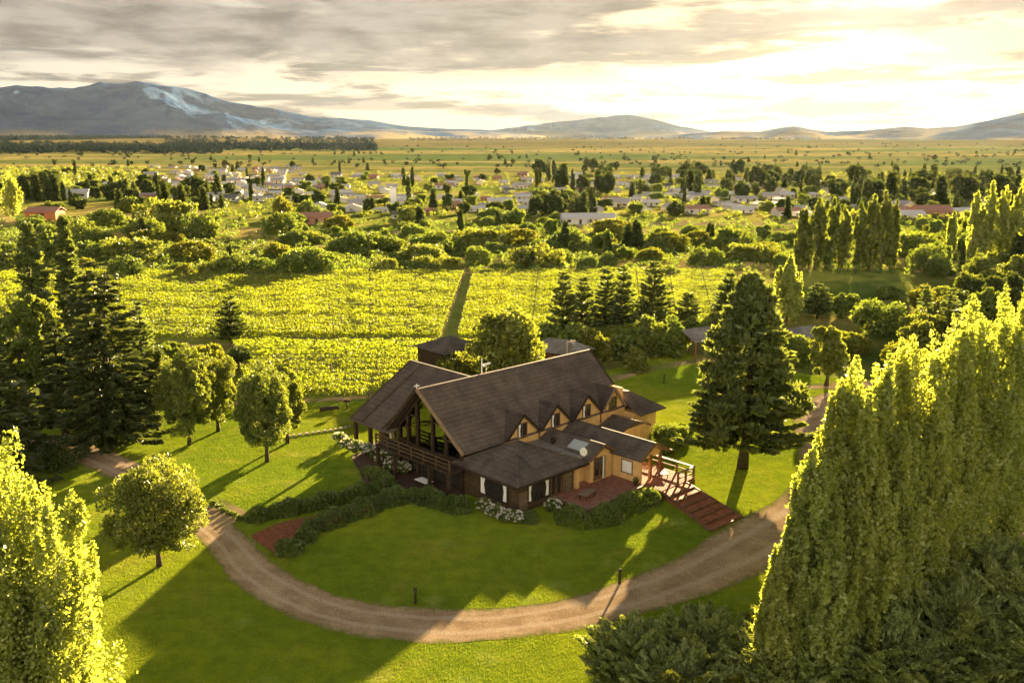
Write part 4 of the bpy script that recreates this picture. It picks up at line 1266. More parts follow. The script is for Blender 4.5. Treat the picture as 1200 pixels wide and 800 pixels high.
ROSES = [(398, 521, 'sunlit'), (408, 528, ''), (418, 531, ''), (430, 534, ''), (441, 538, ''), (449, 545, ''), (459, 540, ''), (460, 552, ''), (470, 546, ''), (472, 556, ''), (455, 532, '')]
rl_ = ['leftmost white rose bush, at the lawn edge by the verandah', 'second white rose bush along the verandah bed', 'white rose bush in front of the verandah corner post',
       'white rose bush between the verandah posts', 'white rose bush beside the red verandah post', 'white rose bush at the front of the bed near the balcony stairs',
       'white rose bush close to the side wing wall', 'lowest white rose bush of the bed left of the balcony', 'white rose bush under the left end of the balcony rail',
       'rightmost white rose bush of the bed left of the balcony', 'white rose bush at the back of the bed under the side wing roof']
for i, (px, py, _) in enumerate(ROSES): rose(px, py, 60 + i, rl_[i], 1.15, 0.75, 40)
for i, (px, py, lb) in enumerate([(567, 599, 'white rose bush under the left window of the log cottage'), (580, 606, 'white rose bush left of the cottage corner'),
                                  (593, 611, 'white rose bush just left of the cottage corner post'), (604, 613, 'white rose bush at the very corner of the log cottage'),
                                  (648, 599, 'white rose bush under the front window of the log cottage')]):
    rose(px, py, 80 + i, lb, 0.95, 0.7, 36)

def bollard(px, py, label):
    t_ = thing('bollard_light', label, 'bollard', (*G(px, py), 0))
    MB().tube([(0, 0, 0), (0, 0, 0.85)], [0.09, 0.08], 10).build('post', WOOD_D, t_)
    MB().tube([(0, 0, 0.85), (0, 0, 1.02), (0, 0, 1.06)], [0.12, 0.12, 0.03], 10).build('head', BARK, t_)


bollard(487, 707, 'small dark bollard light on the shaded lawn at the inner edge of the drive')
bollard(726, 684, 'small dark bollard light in the sunlit strip of lawn beside the drive')
bollard(778, 449, 'short dark post standing alone on the bright lawn behind the lodge')
for i in range(6):
    x, y = G(250 + i * 6.2, 592 + i * 3.6)
    c = crown_broad(100 + i, 0.42, 0.36, 0, 8, 60, 0.08, 0.4)
    tag(link('low_shrub', np_mesh('low_shrub', c[0], c[1], L_HEDGE), None, (x, y, 0)), 'small clipped ball shrub in the short row across the gravel path', 'shrub', 'ball shrubs in the row across the path')
# low stone edging across the lawn on the left
ed = MB()
A = spline(gp((338, 512), (365, 508), (392, 504), (412, 500)), 8)
for i in range(len(A) - 1):
    if i % 2 == 0: ed.bar((A[i].x, A[i].y, 0.08), (A[i + 1].x, A[i + 1].y, 0.08), 0.3, 0.2)
tag(ed.build('stone_edging', M_STONE), 'low line of edging stones across the sunny lawn left of the lodge', 'edging')
lo = thing('log_seat', 'short fallen log lying on the sunny lawn by the vineyard', 'log', (*G(386, 481), 0), 0.2)
MB().tube([(-1.0, 0, 0.22), (1.0, 0, 0.28)], [0.24, 0.2], 10).build('log', BARK, lo)
MB().tube([(-0.9, 0, 0.3), (-1.15, 0.1, 0.62)], [0.08, 0.03], 6).build('stub', BARK, lo)
# leaning wooden rail at the drive edge, bottom right
x, y = G(893, 735)
fe = thing('rail_fence', 'broken wooden rail on posts between the drive and the poplars', 'fence', (x, y, 0), 0.5)
MB().bar((-1.5, -0.3, 0.8), (1.6, 0.2, 1.7), 0.12).build('rail', WOOD_P, fe)
for xx in (-1.4, 0.2, 1.5): MB().bar((xx, 0, 0), (xx, 0, 1.3 + 0.2 * xx), 0.14).build('post', WOOD_B, fe)
# posts beside the lower vineyard track
for i, (px, py) in enumerate([(407, 480), (352, 470), (300, 473)]):
    x, y = G(px, py)
    tag(MB().bar((0, 0, 0), (0, 0, 1.15), 0.14).bar((-0.35, 0, 0.95), (0.35, 0, 0.95), 0.05, 0.25).build('marker_post', WOOD_D, None, (x, y, 0)),
        ('dark marker post on the sunny lawn near the verandah', 'dark marker post at the middle of the vineyard edge', 'dark marker post at the left vineyard corner')[i], 'post')

# loose blades of grass over the mown lawn, thicker along the edges of the drive
def grass():
    rng = np.random.default_rng(77)
    n = 480000
    px = rng.uniform(-40, 1080, n); py = 800 + 20 - 345 * rng.uniform(0, 1, n) ** 0.8
    u0 = 400 - py; f = F_PX * _c + u0 * _s; u = u0 * _c - F_PX * _s; tt = -CAM_H / u
    x = (px - 600) * tt; y = f * tt
    # keep the drive, the paths and the house plot free
    A = spline(DRIVE_IN, 4); B = spline(DRIVE_OUT, 4)
    poly = [(p.x, p.y) for p in A] + [(p.x, p.y) for p in reversed(B)]
    def inside(poly):
        m = np.zeros(n, bool)
        for i in range(len(poly)):
            (x0, y0), (x1, y1) = poly[i], poly[i - 1]
            if y0 == y1: continue
            m ^= ((y0 > y) != (y1 > y)) & (x < (x1 - x0) * (y - y0) / (y1 - y0) + x0)
        return m
    k = ~inside(poly)
    for q in (gp((290, 628), (430, 588), (480, 570), (495, 590), (330, 655)), [Wd(*p)[:2] for p in ((-4.5, -6), (-4.5, -21), (14.5, -22.5), (14.5, -15), (23, -15), (23, -4.5), (15.4, -4), (15.4, 5.5), (13.9, 5.5), (11.9, 12.1), (7.8, 12), (10.5, 5), (3.5, 4.1), (-0.8, 0.8))],
              gp((215, 605), (250, 590), (290, 600), (255, 625))):
        k &= ~inside([tuple(p) for p in q])
    x, y = x[k], y[k]; m = len(x)
    C = np.stack([x, y, np.full(m, 0.035)], 1)
    V, Fq = cards(rng, C, np.array([0, 0, 1.0]) + rng.normal(size=(m, 3)) * 0.25, 0.022, 2.2, 0.35)
    tag(link('grass', np_mesh('grass', V, Fq, leafmat('grass_blade', (0.14, 0.20, 0.018), (0.23, 0.275, 0.028), 0.42, nscale=0.4))), 'short green blades of the mown lawn', 'grass', kind='stuff')


grass()

# ================================================================== OUTBUILDINGS
def hip_shed(name, label, px, py, wx, wy, hw, hr, rz, wallm, roofm, ridge=0.0):
    x, y = G(px, py)
    t_ = thing(name, label, 'building', (x, y, 0), rz)
    MB().box(-wx / 2, wx / 2, -wy / 2, wy / 2, 0, hw).build('wall', wallm, t_)
    o = 0.5; a, b = wx / 2 + o, wy / 2 + o; r = ridge / 2
    P0 = [(-a, -b, hw - .1), (a, -b, hw - .1), (a, b, hw - .1), (-a, b, hw - .1), (-r, 0, hr), (r, 0, hr)]
    m_ = MB()
    m_.add(P0, [(0, 1, 5, 4), (1, 2, 5), (2, 3, 4, 5), (3, 0, 4), (3, 2, 1, 0)] if ridge > 0 else [(0, 1, 4), (1, 2, 4), (2, 3, 4), (3, 0, 4), (3, 2, 1, 0)])
    m_.build('roof', roofm, t_)
    MB().box(-0.5, 0.5, -wy / 2 - 0.04, -wy / 2 + 0.01, 0, 2.05).build('door', WOOD_B, t_)
    return t_


hip_shed('shed', 'dark shed with a low hipped roof at the vineyard edge behind the lodge', 528, 437, 5.6, 5.6, 3.4, 4.7, 0.72, WOOD_D, R_LOW)
hip_shed('outbuilding', 'low outbuilding with a pale grey roof showing behind the lodge ridge', 655, 431, 6.5, 4, 2.5, 3.7, -0.5, WOOD_LOG, R_METAL, 3)
# open pavilion at the end of the light path
x, y = G(832, 417)
pv = thing('pavilion', 'open timber pavilion with a pale grey roof at the end of the light path', 'pavilion', (x, y, 0), 0.45)
MB().slab([(-4.6, -2.8, 2.9), (4.6, -2.8, 2.9), (4.6, 0.3, 3.9), (-4.6, 0.3, 3.9)], 0.14).build('roof', R_METAL, pv)
MB().slab([(-4.6, 0.31, 3.9), (4.6, 0.31, 3.9), (4.6, 3.2, 2.9), (-4.6, 3.2, 2.9)], 0.14).build('roof', R_LOW, pv)
for xx in (-4.2, -1.4, 1.4, 4.2):
    for yy in (-2.4, 2.7): MB().bar((xx, yy, 0), (xx, yy, 2.9), 0.18).build('post', WOOD_B, pv)
MB().bar((-4.2, -2.4, 1.0), (1.4, -2.4, 1.0), 0.1).build('rail', WOOD_B, pv)
hip_shed('hut', 'small low hut with a grey roof behind the big pine', 945, 407, 4.5, 4, 2.1, 3.0, 0.3, WOOD_LOG, R_METAL, 2)
x, y = G(664, 440)
lp_ = thing('lamp_post', 'tall thin lamp post rising behind the ridge of the lodge', 'lamp post', (x, y, 0))
MB().tube([(0, 0, 0), (0, 0, 4.2)], [0.09, 0.06], 8).build('pole', GUT, lp_)
MB().bar((0, 0, 4.1), (0.6, 0, 4.25), 0.08).box(0.4, 1.0, -0.12, 0.12, 4.22, 4.32).build('lamp_head', GUT, lp_)

# ================================================================== TREES
def site(px, py, top=None, wpx=None):
    x, y = G(px, py)
    depth = y * _c + CAM_H * _s
    return x, y, (top_z(y, top) if top is not None else None), (wpx * depth / F_PX if wpx else None)


TREES = 0


def tree(kind, px, py, top, wpx, label, cat='tree', leafm=None, dens=1.0, **kw):
    global TREES
    TREES += 1
    x, y, h, wd = site(px, py, top, wpx); r = wd / 2
    sd = 200 + TREES * 7
    nm = {'fir': 'fir_tree', 'pine': 'pine_tree', 'poplar': 'poplar_tree', 'broad': 'broadleaf_tree', 'conifer': 'conifer_tree', 'weep': 'round_tree', 'juniper': 'juniper_bush', 'shrub': 'shrub'}[kind]
    far = y > 95
    lf = kw.get('leaf')
    if kind == 'fir':
        c = crown_fir(sd, h, r, kw.get('base', 1.2), int(h * 1.7), lf or 0.34, kw.get('up', -0.16), kw.get('pw', 0.62), 15 * dens, sparse=0.12)
        tr = trunk_mesh(sd, h * 0.97, h * 0.021 + 0.05, 0)
        lm = leafm or L_FIR
    elif kind == 'conifer':
        c = crown_fir(sd, h, r, kw.get('base', 0.8), int(h * 2.0), lf or 0.3, kw.get('up', 0.18), kw.get('pw', 0.7), 11 * dens, sparse=0.08, tip=0.1)
        tr = trunk_mesh(sd, h * 0.95, h * 0.018 + 0.05, 0); lm = leafm or L_PINE
    elif kind == 'pine':
        c1 = crown_fir(sd, h, r, kw.get('base', 2.0), int(h * 1.9), lf or 0.34, 0.10, kw.get('pw', 0.7), 13 * dens, sparse=0.22, gap=0.12, tip=0.1)
        c2 = crown_pine(sd, h, r, kw.get('base', 2.0), int(110 * dens), 60, lf or 0.32, kw.get('pw', 0.7), 0.13)
        c = join([c1, c2]); tr = trunk_mesh(sd, h * 0.95, h * 0.018 + 0.08, 12, r * 0.7); lm = leafm or L_PINE
    elif kind == 'poplar':
        c = crown_poplar(sd, h, r, kw.get('base', 0.8), kw.get('cols', 8), int(110 * dens), lf or 0.2, kw.get('nz', 20), kw.get('lo', 0.72), kw.get('spread', 0.66))
        tr = trunk_mesh(sd, h * 0.72, h * 0.013 + 0.06, 8, r * 0.4, rise=2.0, m=BARK_P); lm = leafm or L_POP
    elif kind == 'weep':
        c = crown_broad(sd, h, r * 1.04, kw.get('base', 1.35), int(120 * dens), 300, lf or 0.12, 0.20, squash=1.1, droop=0.3, lobe=0.12)
        tr = trunk_mesh(sd, h * 0.7, 0.15, 8, r * 0.7); lm = leafm or L_BROAD
    elif kind == 'juniper':
        c = crown_juniper(sd, h, r, int(120 * dens), 200, lf or 0.095); tr = trunk_mesh(sd, h * 0.6, 0.1, 5, r * 0.5); lm = leafm or L_JUN
    elif kind == 'shrub':
        c = crown_broad(sd, h, r, kw.get('base', 0.0), int(50 * dens), 80, lf or (0.3 if far else 0.2), 0.27, squash=0.95); tr = trunk_mesh(sd, h * 0.6, 0.09, 4, r * 0.5); lm = leafm or L_BROAD
    else:
        c = crown_broad(sd, h, r, kw.get('base', h * 0.15), int(85 * dens), 130, lf or 0.28, 0.23, squash=0.9); tr = trunk_mesh(sd, h * 0.75, h * 0.02 + 0.06, 9, r * 0.75); lm = leafm or L_BROAD
    return plant(nm, label, cat, (x, y, 0), c, lm, tr, rz=(TREES * 1.3) % 6.28)


# --- around the lodge
tree('weep', 187, 663, 541, 113, 'rounded dense tree standing alone on the lawn, left of the gravel drive')
tree('weep', 313, 541, 425, 66, 'tall rounded tree on the sunny lawn between the lodge and the firs')
tree('weep', 337, 519, 418, 42, 'slimmer rounded tree close behind the tall rounded lawn tree', dens=0.8)
tree('weep', 222, 521, 410, 66, 'drooping dark round tree beside the big fir')
tree('weep', 256, 505, 415, 48, 'drooping round tree just right of the dark one beside the fir', dens=0.8)
tree('weep', 185, 507, 402, 50, 'dark round tree half hidden by the branches of the big fir', leafm=L_DARK, dens=0.8)
tree('pine', 870, 548, 325, 146, 'big dark pine on the lawn beside the gravel drive, right of the lodge', base=1.9, dens=1.9, pw=0.8)
tree('broad', 597, 458, 362, 88, 'broad leafy tree directly behind the lodge roof', dens=1.2)
tree('shrub', 540, 447, 413, 60, 'yellow green bush between the shed and the broad tree', leafm=L_YEL)
tree('conifer', 272, 404, 346, 38, 'small dense conifer alone at the edge of the vineyard', leafm=L_DARK, pw=0.5, dens=1.3)
tree('shrub', 281, 431, 407, 28, 'dark bush at the vineyard edge below the small conifer', leafm=L_DARK)
tree('broad', 968, 452, 383, 42, 'small tree beside the light path, right of the big pine', dens=0.8)

# --- firs and pines on the left
tree('fir', 132, 524, 303, 142, 'tallest dark fir of the left group, with drooping layered branches', base=1.2, dens=1.5)
tree('fir', -12, 572, 352, 130, 'dark spreading fir at the left edge of the picture', base=0.6, dens=1.3)
tree('fir', 78, 512, 372, 60, 'smaller dark fir between the two biggest firs', base=1.6)
tree('fir', 30, 548, 440, 76, 'low dark fir with branches to the ground near the left edge', base=0.2)
tree('pine', 53, 466, 261, 52, 'slender open pine rising behind the firs, leftmost of the pair', base=3.5, dens=0.8)
tree('pine', 93, 458, 254, 42, 'slender open pine rising behind the firs, rightmost of the pair', base=3.0, dens=0.8)
tree('conifer', 172, 478, 352, 46, 'mid green conifer just right of the tallest fir')
tree('broad', 33, 490, 345, 56, 'leafy green tree behind the fir at the left edge', leafm=L_WIL)
tree('broad', 62, 486, 338, 48, 'leafy tree below the slender pines', leafm=L_BROAD)
tree('broad', 200, 452, 400, 44, 'light green leafy tree behind the drooping round trees', leafm=L_WIL)
tree('shrub', 240, 446, 404, 52, 'pale green shrub at the corner of the near vineyard block', leafm=L_YEL)
tree('shrub', 158, 470, 408, 62, 'pale green shrub behind the conifer and round trees', leafm=L_WIL)
tree('conifer', 8, 500, 398, 44, 'dark conifer behind the fir at the left edge', leafm=L_FIR)
tree('broad', 112, 486, 440, 50, 'dark leafy tree in the gap left of the tallest fir', leafm=L_DARK)

# --- line of conifers between lodge and vineyard
for i, (px, py, tp, w_, lb) in enumerate([
        (660, 396, 316, 34, 'leftmost tall conifer of the line behind the lodge'), (683, 392, 322, 28, 'slim conifer second in the line behind the lodge'),
        (709, 390, 312, 32, 'tall pointed conifer in the middle of the line, left of its close neighbour'), (729, 390, 310, 30, 'tall pointed conifer in the middle of the line, right of its close neighbour'),
        (765, 392, 305, 46, 'widest conifer of the line behind the lodge'), (806, 390, 342, 34, 'short conifer at the end of the line behind the lodge'),
        (853, 374, 318, 34, 'tall conifer just left of the top of the big pine'), (885, 372, 328, 30, 'conifer behind the top of the big pine'),
        (957, 373, 332, 34, 'conifer right of the pale leafy tree, near the light path')]):
    tree('conifer', px, py, tp, w_ * 1.15, lb, leafm=L_PINE, pw=0.62, dens=1.7)
tree('poplar', 921, 376, 305, 42, 'pale green leafy tree between the conifers behind the big pine', cols=6, dens=0.5, leaf=0.3)
for i, (px, py, tp, w_, lb, lm) in enumerate([
        (642, 418, 376, 34, 'pale bush at the foot of the leftmost line conifer', L_WIL), (672, 420, 380, 46, 'rounded bush under the slim conifer', L_WIL),
        (700, 424, 384, 38, 'yellow green bush left of centre in the row behind the ridge', L_YEL), (730, 422, 386, 34, 'tall oval bush standing free in the row behind the ridge', L_WIL),
        (757, 420, 372, 44, 'large leafy bush under the widest conifer', L_BROAD), (784, 418, 374, 40, 'leafy bush just left of the pavilion', L_WIL),
        (815, 396, 372, 34, 'low bush behind the pavilion roof', L_WIL), (838, 388, 368, 30, 'small bush right behind the pavilion', L_BROAD),
        (745, 436, 410, 30, 'low shrub beside the light path', L_BROAD), (905, 420, 384, 50, 'bush right beside the top of the big pine', L_BROAD),
        (935, 428, 396, 40, 'bush between the big pine and the small path tree', L_WIL), (1000, 414, 392, 40, 'low light shrub right of the path tree', L_YEL),
        (620, 420, 392, 30, 'light bush right of the broad tree', L_YEL)]):
    tree('shrub', px, py, tp, w_, lb, leafm=lm)

# --- scattered bushes and trees on the right
for i, (k, px, py, tp, w_, lb, lm) in enumerate([
        ('shrub', 1028, 392, 350, 62, 'large round light green bush right of the sunbeam', L_WIL), ('broad', 1078, 420, 378, 34, 'small round dark tree above the poplar row', L_BROAD),
        ('conifer', 1110, 404, 336, 36, 'dark conifer behind the poplar row', L_PINE), ('conifer', 1082, 384, 333, 24, 'small pointed conifer left of the dark conifer', L_PINE),
        ('broad', 1150, 392, 340, 44, 'pale leafy tree behind the poplar row', L_WIL), ('broad', 1178, 370, 322, 50, 'dark leafy tree near the right edge', L_DARK),
        ('shrub', 1085, 318, 286, 44, 'rounded dark willow bush right of the dense poplar block', L_WIL), ('shrub', 1052, 436, 404, 44, 'light shrub above the nearest poplars', L_YEL),
        ('shrub', 1135, 345, 318, 34, 'low shrub in the dry grass on the right', L_BROAD), ('broad', 1195, 352, 300, 46, 'leafy tree at the right edge beyond the poplars', L_BROAD),
        ('shrub', 1040, 350, 335, 28, 'small low bush in the grass left of the conifers on the right', L_WIL), ('shrub', 1150, 330, 302, 44, 'dark round bush under the far poplars', L_BROAD),
        ('shrub', 990, 372, 345, 34, 'light bush under the sunbeam', L_WIL), ('shrub', 1115, 370, 345, 30, 'small bush between the two conifers on the right', L_BROAD)]):
    tree(k, px, py, tp, w_, lb, leafm=lm)

RB_LABEL = 'mixed green bush in the scrub between the far right poplars and the poplar row'
for i in range(34):
    rr_ = random.Random(900 + i)
    px, py = rr_.uniform(1065, 1240), rr_.uniform(318, 425)
    if px < 1100 and 330 < py < 350: px += 60
    x, y = G(px, py); s_ = rr_.uniform(1.2, 3.0)
    c = crown_broad(900 + i, s_ * rr_.uniform(1.2, 2.0), s_, 0, 45, 70, 0.26, 0.26)
    tag(link('bush', np_mesh('bush', c[0], c[1], rr_.choice([L_WIL, L_BROAD, L_YEL, L_DARK, L_BROAD])), None, (x, y, 0)), RB_LABEL, 'bush', 'scrub bushes at the right')

# --- poplars in the foreground right, from near to far
for i, (px, py, tp, w_, dn, lb) in enumerate([
        (908, 835, 640, 56, 1.0, 'small bright poplar at the very left of the right row, over the drive'),
        (940, 830, 530, 84, 1.4, 'bright sunlit poplar leading the right row beside the drive'),
        (972, 800, 436, 104, 1.7, 'tall sunlit poplar behind the leading one'), (1015, 765, 424, 110, 1.7, 'second tall poplar of the right row'),
        (1050, 735, 402, 108, 1.6, 'third tall poplar of the right row'), (1085, 700, 388, 108, 1.5, 'tall poplar in the middle of the right row'),
        (1112, 670, 368, 104, 1.4, 'tall poplar right of the middle of the row'), (1140, 640, 352, 98, 1.3, 'highest poplar toward the right edge'),
        (1170, 618, 346, 96, 1.2, 'poplar between the highest one and the right edge'), (1205, 600, 350, 92, 1.1, 'poplar at the right edge, over the path'),
        (1240, 585, 352, 90, 1.0, 'poplar cut off by the right edge of the picture')]):
    tree('poplar', px, py, tp, w_, lb, cols=12, dens=dn * 0.85, leaf=0.155, nz=24, lo=0.66, spread=0.8)
# --- poplar in the near left corner
tree('poplar', 10, 905, 512, 215, 'sunlit poplar in the near left corner, tallest stem', cols=16, dens=1.9, leaf=0.115, nz=26, lo=0.62, spread=0.8)
tree('poplar', 80, 915, 576, 135, 'shorter poplar stem beside the tallest one in the near left corner', cols=11, dens=1.9, leaf=0.115, nz=24, lo=0.6, spread=0.75)

# --- junipers, bottom right
for i, (px, py, tp, w_, lb) in enumerate([
        (745, 805, 735, 118, 'spreading juniper at the bottom edge, leftmost of the thicket'), (822, 790, 715, 112, 'juniper with arching tips beside the rail fence'),
        (790, 845, 770, 120, 'low juniper at the very bottom in front of the leftmost ones'), (905, 830, 728, 120, 'dark juniper in front of the nearest poplar'),
        (965, 790, 700, 130, 'large dark juniper at the foot of the second poplar'), (1030, 830, 700, 140, 'big juniper in the middle of the right thicket'),
        (1060, 740, 640, 130, 'juniper at the foot of the middle poplars'), (1115, 800, 668, 150, 'tall dark juniper in the right thicket'),
        (1150, 710, 628, 120, 'juniper below the path at the right'), (1185, 780, 655, 150, 'dark juniper at the right edge'),
        (1010, 755, 662, 110, 'juniper between the poplar trunks'), (1230, 840, 700, 160, 'juniper cut off by the lower right corner'), (1110, 850, 740, 150, 'low juniper at the bottom edge on the right')]):
    tree('juniper', px, py, tp, w_, lb, cat='bush', dens=1.3)
tree('shrub', 862, 835, 772, 60, 'golden sunlit bush at the bottom edge beside the junipers', leafm=L_YEL, dens=1.4, leaf=0.15)
tree('shrub', 872, 770, 720, 34, 'tall golden shrub between juniper and poplar', leafm=L_YEL, leaf=0.15)
tree('shrub', 795, 860, 785, 60, 'golden bush peeping over the bottom edge', leafm=L_YEL, leaf=0.15)
tree('shrub', 1172, 632, 612, 26, 'small dark shrub beside the path on the right', leafm=L_DARK)

# --- distance: big poplar groups
for i, (px, py, tp, w_, lb) in enumerate([(940, 314, 248, 24, 'leftmost poplar of the dense far block'), (955, 315, 238, 26, 'second poplar of the dense far block'),
                                          (972, 315, 234, 26, 'third poplar of the dense far block'), (986, 314, 244, 22, 'fourth poplar of the dense far block, beside the gap'),
                                          (1004, 314, 240, 22, 'first poplar right of the gap in the far block'), (1018, 315, 232, 24, 'tallest poplar of the far block, right of the gap'),
                                          (1032, 315, 228, 24, 'dark poplar near the right end of the far block'), (1044, 314, 236, 18, 'slim poplar ending the far block on the right'),
                                          (1140, 304, 226, 22, 'leftmost tall poplar of the far right group'), (1153, 305, 216, 26, 'tallest poplar of the far right group'),
                                          (1170, 305, 222, 26, 'middle poplar of the far right group'), (1188, 306, 214, 28, 'broad poplar of the far right group'), (1205, 306, 220, 28, 'last poplar at the right edge, far away'),
                                          (1113, 300, 250, 14, 'slim small poplar standing left of the far right group'),
                                          (15, 253, 205, 26, 'column shaped poplar alone in the dry field on the far left')]):
    tree('poplar', px, py, tp, w_, lb, cols=6, dens=0.28, leaf=0.55, nz=14, leafm=L_BROAD if i < 8 else None)

# ------------------------------------------------------------------ shared far plants
def proto(name, crown, lm, trunk=None):
    me = np_mesh(name, crown[0], crown[1], lm)
    return me


WILL = [np_mesh('willow_bush', *crown_broad(500 + i, 1.0, 1.0, -0.3, 80, 75, 0.075, 0.22, squash=0.9, lobe=0.09), [L_WIL, L_WIL, L_BROAD, L_YEL, L_WIL][i]) for i in range(5)]
CONI = [np_mesh('far_conifer', *crown_fir(520 + i, 1.0, 0.22, 0.02, 16, 0.09, 0.0, 0.7, 55, tip=0.1), L_TOWN) for i in range(3)]
POPS = [np_mesh('far_poplar', *crown_poplar(530 + i, 1.0, 0.16, 0.02, 5, 22, 0.07, 12), L_TOWN) for i in range(3)]
ROUN = [np_mesh('far_tree', *crown_broad(540 + i, 1.0, 0.45, 0.1, 26, 36, 0.13, 0.3), L_TOWN) for i in range(3)]
LIGHTT = [np_mesh('far_light_tree', *crown_broad(550 + i, 1.0, 0.45, 0.08, 26, 36, 0.13, 0.3), L_WIL) for i in range(3)]
rnd = random.Random(11)


def put(name, me, x, y, w_, h, label, cat, group):
    return tag(link(name, me, None, (x, y, terr_h(x, y) - 0.05), rnd.uniform(0, 6.28), (w_, w_, h)), label, cat, group)


# individually placed big willow bushes (px, base y, width px, height px)
BIG = [(355, 326, 74, 34, 'largest rounded willow bush at the far edge of the vineyard'), (268, 326, 46, 28, 'round willow bush left of the largest one at the vineyard edge'),
       (240, 327, 22, 20, 'small dark round bush at the vineyard edge'), (215, 327, 24, 18, 'small round bush left of the small dark one at the vineyard edge'),
       (145, 328, 44, 26, 'spreading willow bush at the left end of the vineyard edge'), (185, 275, 82, 42, 'huge dark domed willow in the middle distance on the left'),
       (228, 280, 46, 32, 'bright willow merging with the huge domed one'), (140, 308, 90, 28, 'long bright willow thicket left of centre'), (220, 308, 60, 24, 'bright willow thicket above the round bushes'),
       (150, 250, 40, 18, 'dark willow mound in front of the town on the left'), (15, 318, 60, 26, 'dark willow mound behind the left pines'), (30, 300, 60, 22, 'willow mound above the dark one on the left'),
       (85, 280, 46, 24, 'dark green willow behind the slender pines'), (330, 258, 26, 28, 'upright light tree before the town'), (360, 258, 34, 22, 'light willow beside the upright light tree'),
       (630, 315, 72, 26, 'broad dark willow bush beyond the vineyard, right of the grass strip'), (560, 312, 34, 24, 'light green bush left of the broad dark willow'),
       (480, 262, 36, 22, 'willow left of centre in the tree band before the town'), (722, 281, 62, 24, 'wide hazy willow by the pale field'), (778, 290, 40, 22, 'hazy round willow right of the wide one'),
       (445, 295, 60, 18, 'willow hedge clump in the middle of the belt'), (500, 297, 60, 22, 'willow clump right of the middle of the belt'), (560, 292, 70, 24, 'long willow clump in the belt'),
       (610, 290, 50, 22, 'rounded willow clump ending the belt'), (410, 300, 60, 26, 'dark willow clump left of the middle of the belt'), (690, 318, 30, 18, 'small bush behind the line conifers'),
       (830, 312, 46, 22, 'hazy bush left of the far poplar block'), (870, 306, 50, 20, 'hazy willow near the far poplar block'), (900, 300, 36, 16, 'small hazy bush at the foot of the far poplar block')]
for i, (px, py, w_, hp, lb) in enumerate(BIG):
    x, y, _, ww = site(px, py, None, w_)
    h = top_z(y, py - hp)
    put('willow_bush', WILL[i % 5] if i not in (2, 5, 10, 15) else WILL[2], x, y + ww * 0.3, ww / 2, h * 1.0, lb, 'bush', None)


def clear_zone(px, py):
    """photograph areas that are open ground"""
    if 100 < px < 250 and 236 < py < 262: return True
    if 250 < px < 330 and 264 < py < 290 and rnd.random() < .8: return True
    if 655 < px < 935 and 256 < py < 277: return True
    if px < 25 and 250 < py < 290: return True
    if 925 < px < 1070 and py > 300: return True
    if 640 < px < 940 and 299 < py < 330 and rnd.random() < .6: return True
    return False


n = 0
while n < 230:
    px = rnd.uniform(-60, 1260); py = rnd.uniform(256, 326)
    if clear_zone(px, py): continue
    x, y, _, _w = site(px, py)
    s_ = rnd.choice([1.2, 1.8, 2.4, 3.2, 4.2]) * rnd.uniform(0.8, 1.2)
    if py > 312 and s_ > 3.4: continue
    if px > 1050 and py > 300 and rnd.random() < .5: continue
    put('willow_bush', rnd.choice(WILL), x, y, s_ * rnd.uniform(0.9, 1.4), s_ * rnd.uniform(0.85, 1.3), 'rounded green willow bush among many in the scrub belt between vineyard and town', 'bush', 'willow bushes of the scrub belt')
    n += 1
for n in range(40):
    px = rnd.uniform(-20, 1220); py = rnd.uniform(262, 318)
    if clear_zone(px, py): continue
    x, y, _, _w = site(px, py); h = rnd.uniform(4, 7.5)
    put('slender_tree', rnd.choice(POPS + LIGHTT + CONI), x, y, h, h, 'slender young tree rising from the scrub belt between vineyard and town', 'tree', 'slender trees of the scrub belt')

# ------------------------------------------------------------------ the town
def house_mesh(seed, wallm, roofm):
    r_ = random.Random(seed)
    L_, D_, H_ = r_.uniform(9, 15), r_.uniform(7, 9.5), r_.uniform(2.7, 3.4)
    rh = r_.uniform(1.2, 2.2); o = 0.5
    a, b = L_ / 2, D_ / 2
    w_ = MB(); w_.box(-a, a, -b, b, 0, H_); w_.add([(-a, -b, H_), (-a, b, H_), (-a, 0, H_ + rh)], [(0, 1, 2)]); w_.add([(a, -b, H_), (a, b, H_), (a, 0, H_ + rh)], [(0, 2, 1)])
    rf = MB(); rf.slab([(-a - o, -b - o, H_ - o * rh / b), (a + o, -b - o, H_ - o * rh / b), (a + o, 0, H_ + rh), (-a - o, 0, H_ + rh)], 0.18)
    rf.slab([(-a - o, 0.01, H_ + rh), (a + o, 0.01, H_ + rh), (a + o, b + o, H_ - o * rh / b), (-a - o, b + o, H_ - o * rh / b)], 0.18)
    wi = []
    for k in range(3):
        x = -a + L_ * (k + 0.5) / 3
        if k == 1: wi.append(('door', MB().box(x - 0.5, x + 0.5, -b - 0.04, -b + 0.01, 0, 2.1).mesh('door', GLASS)))
        else: wi.append(('window', MB().box(x - 0.8, x + 0.8, -b - 0.04, -b + 0.01, 1.0, 2.1).mesh('window', GLASS)))
    return w_.mesh('wall', wallm), rf.mesh('roof', roofm), wi


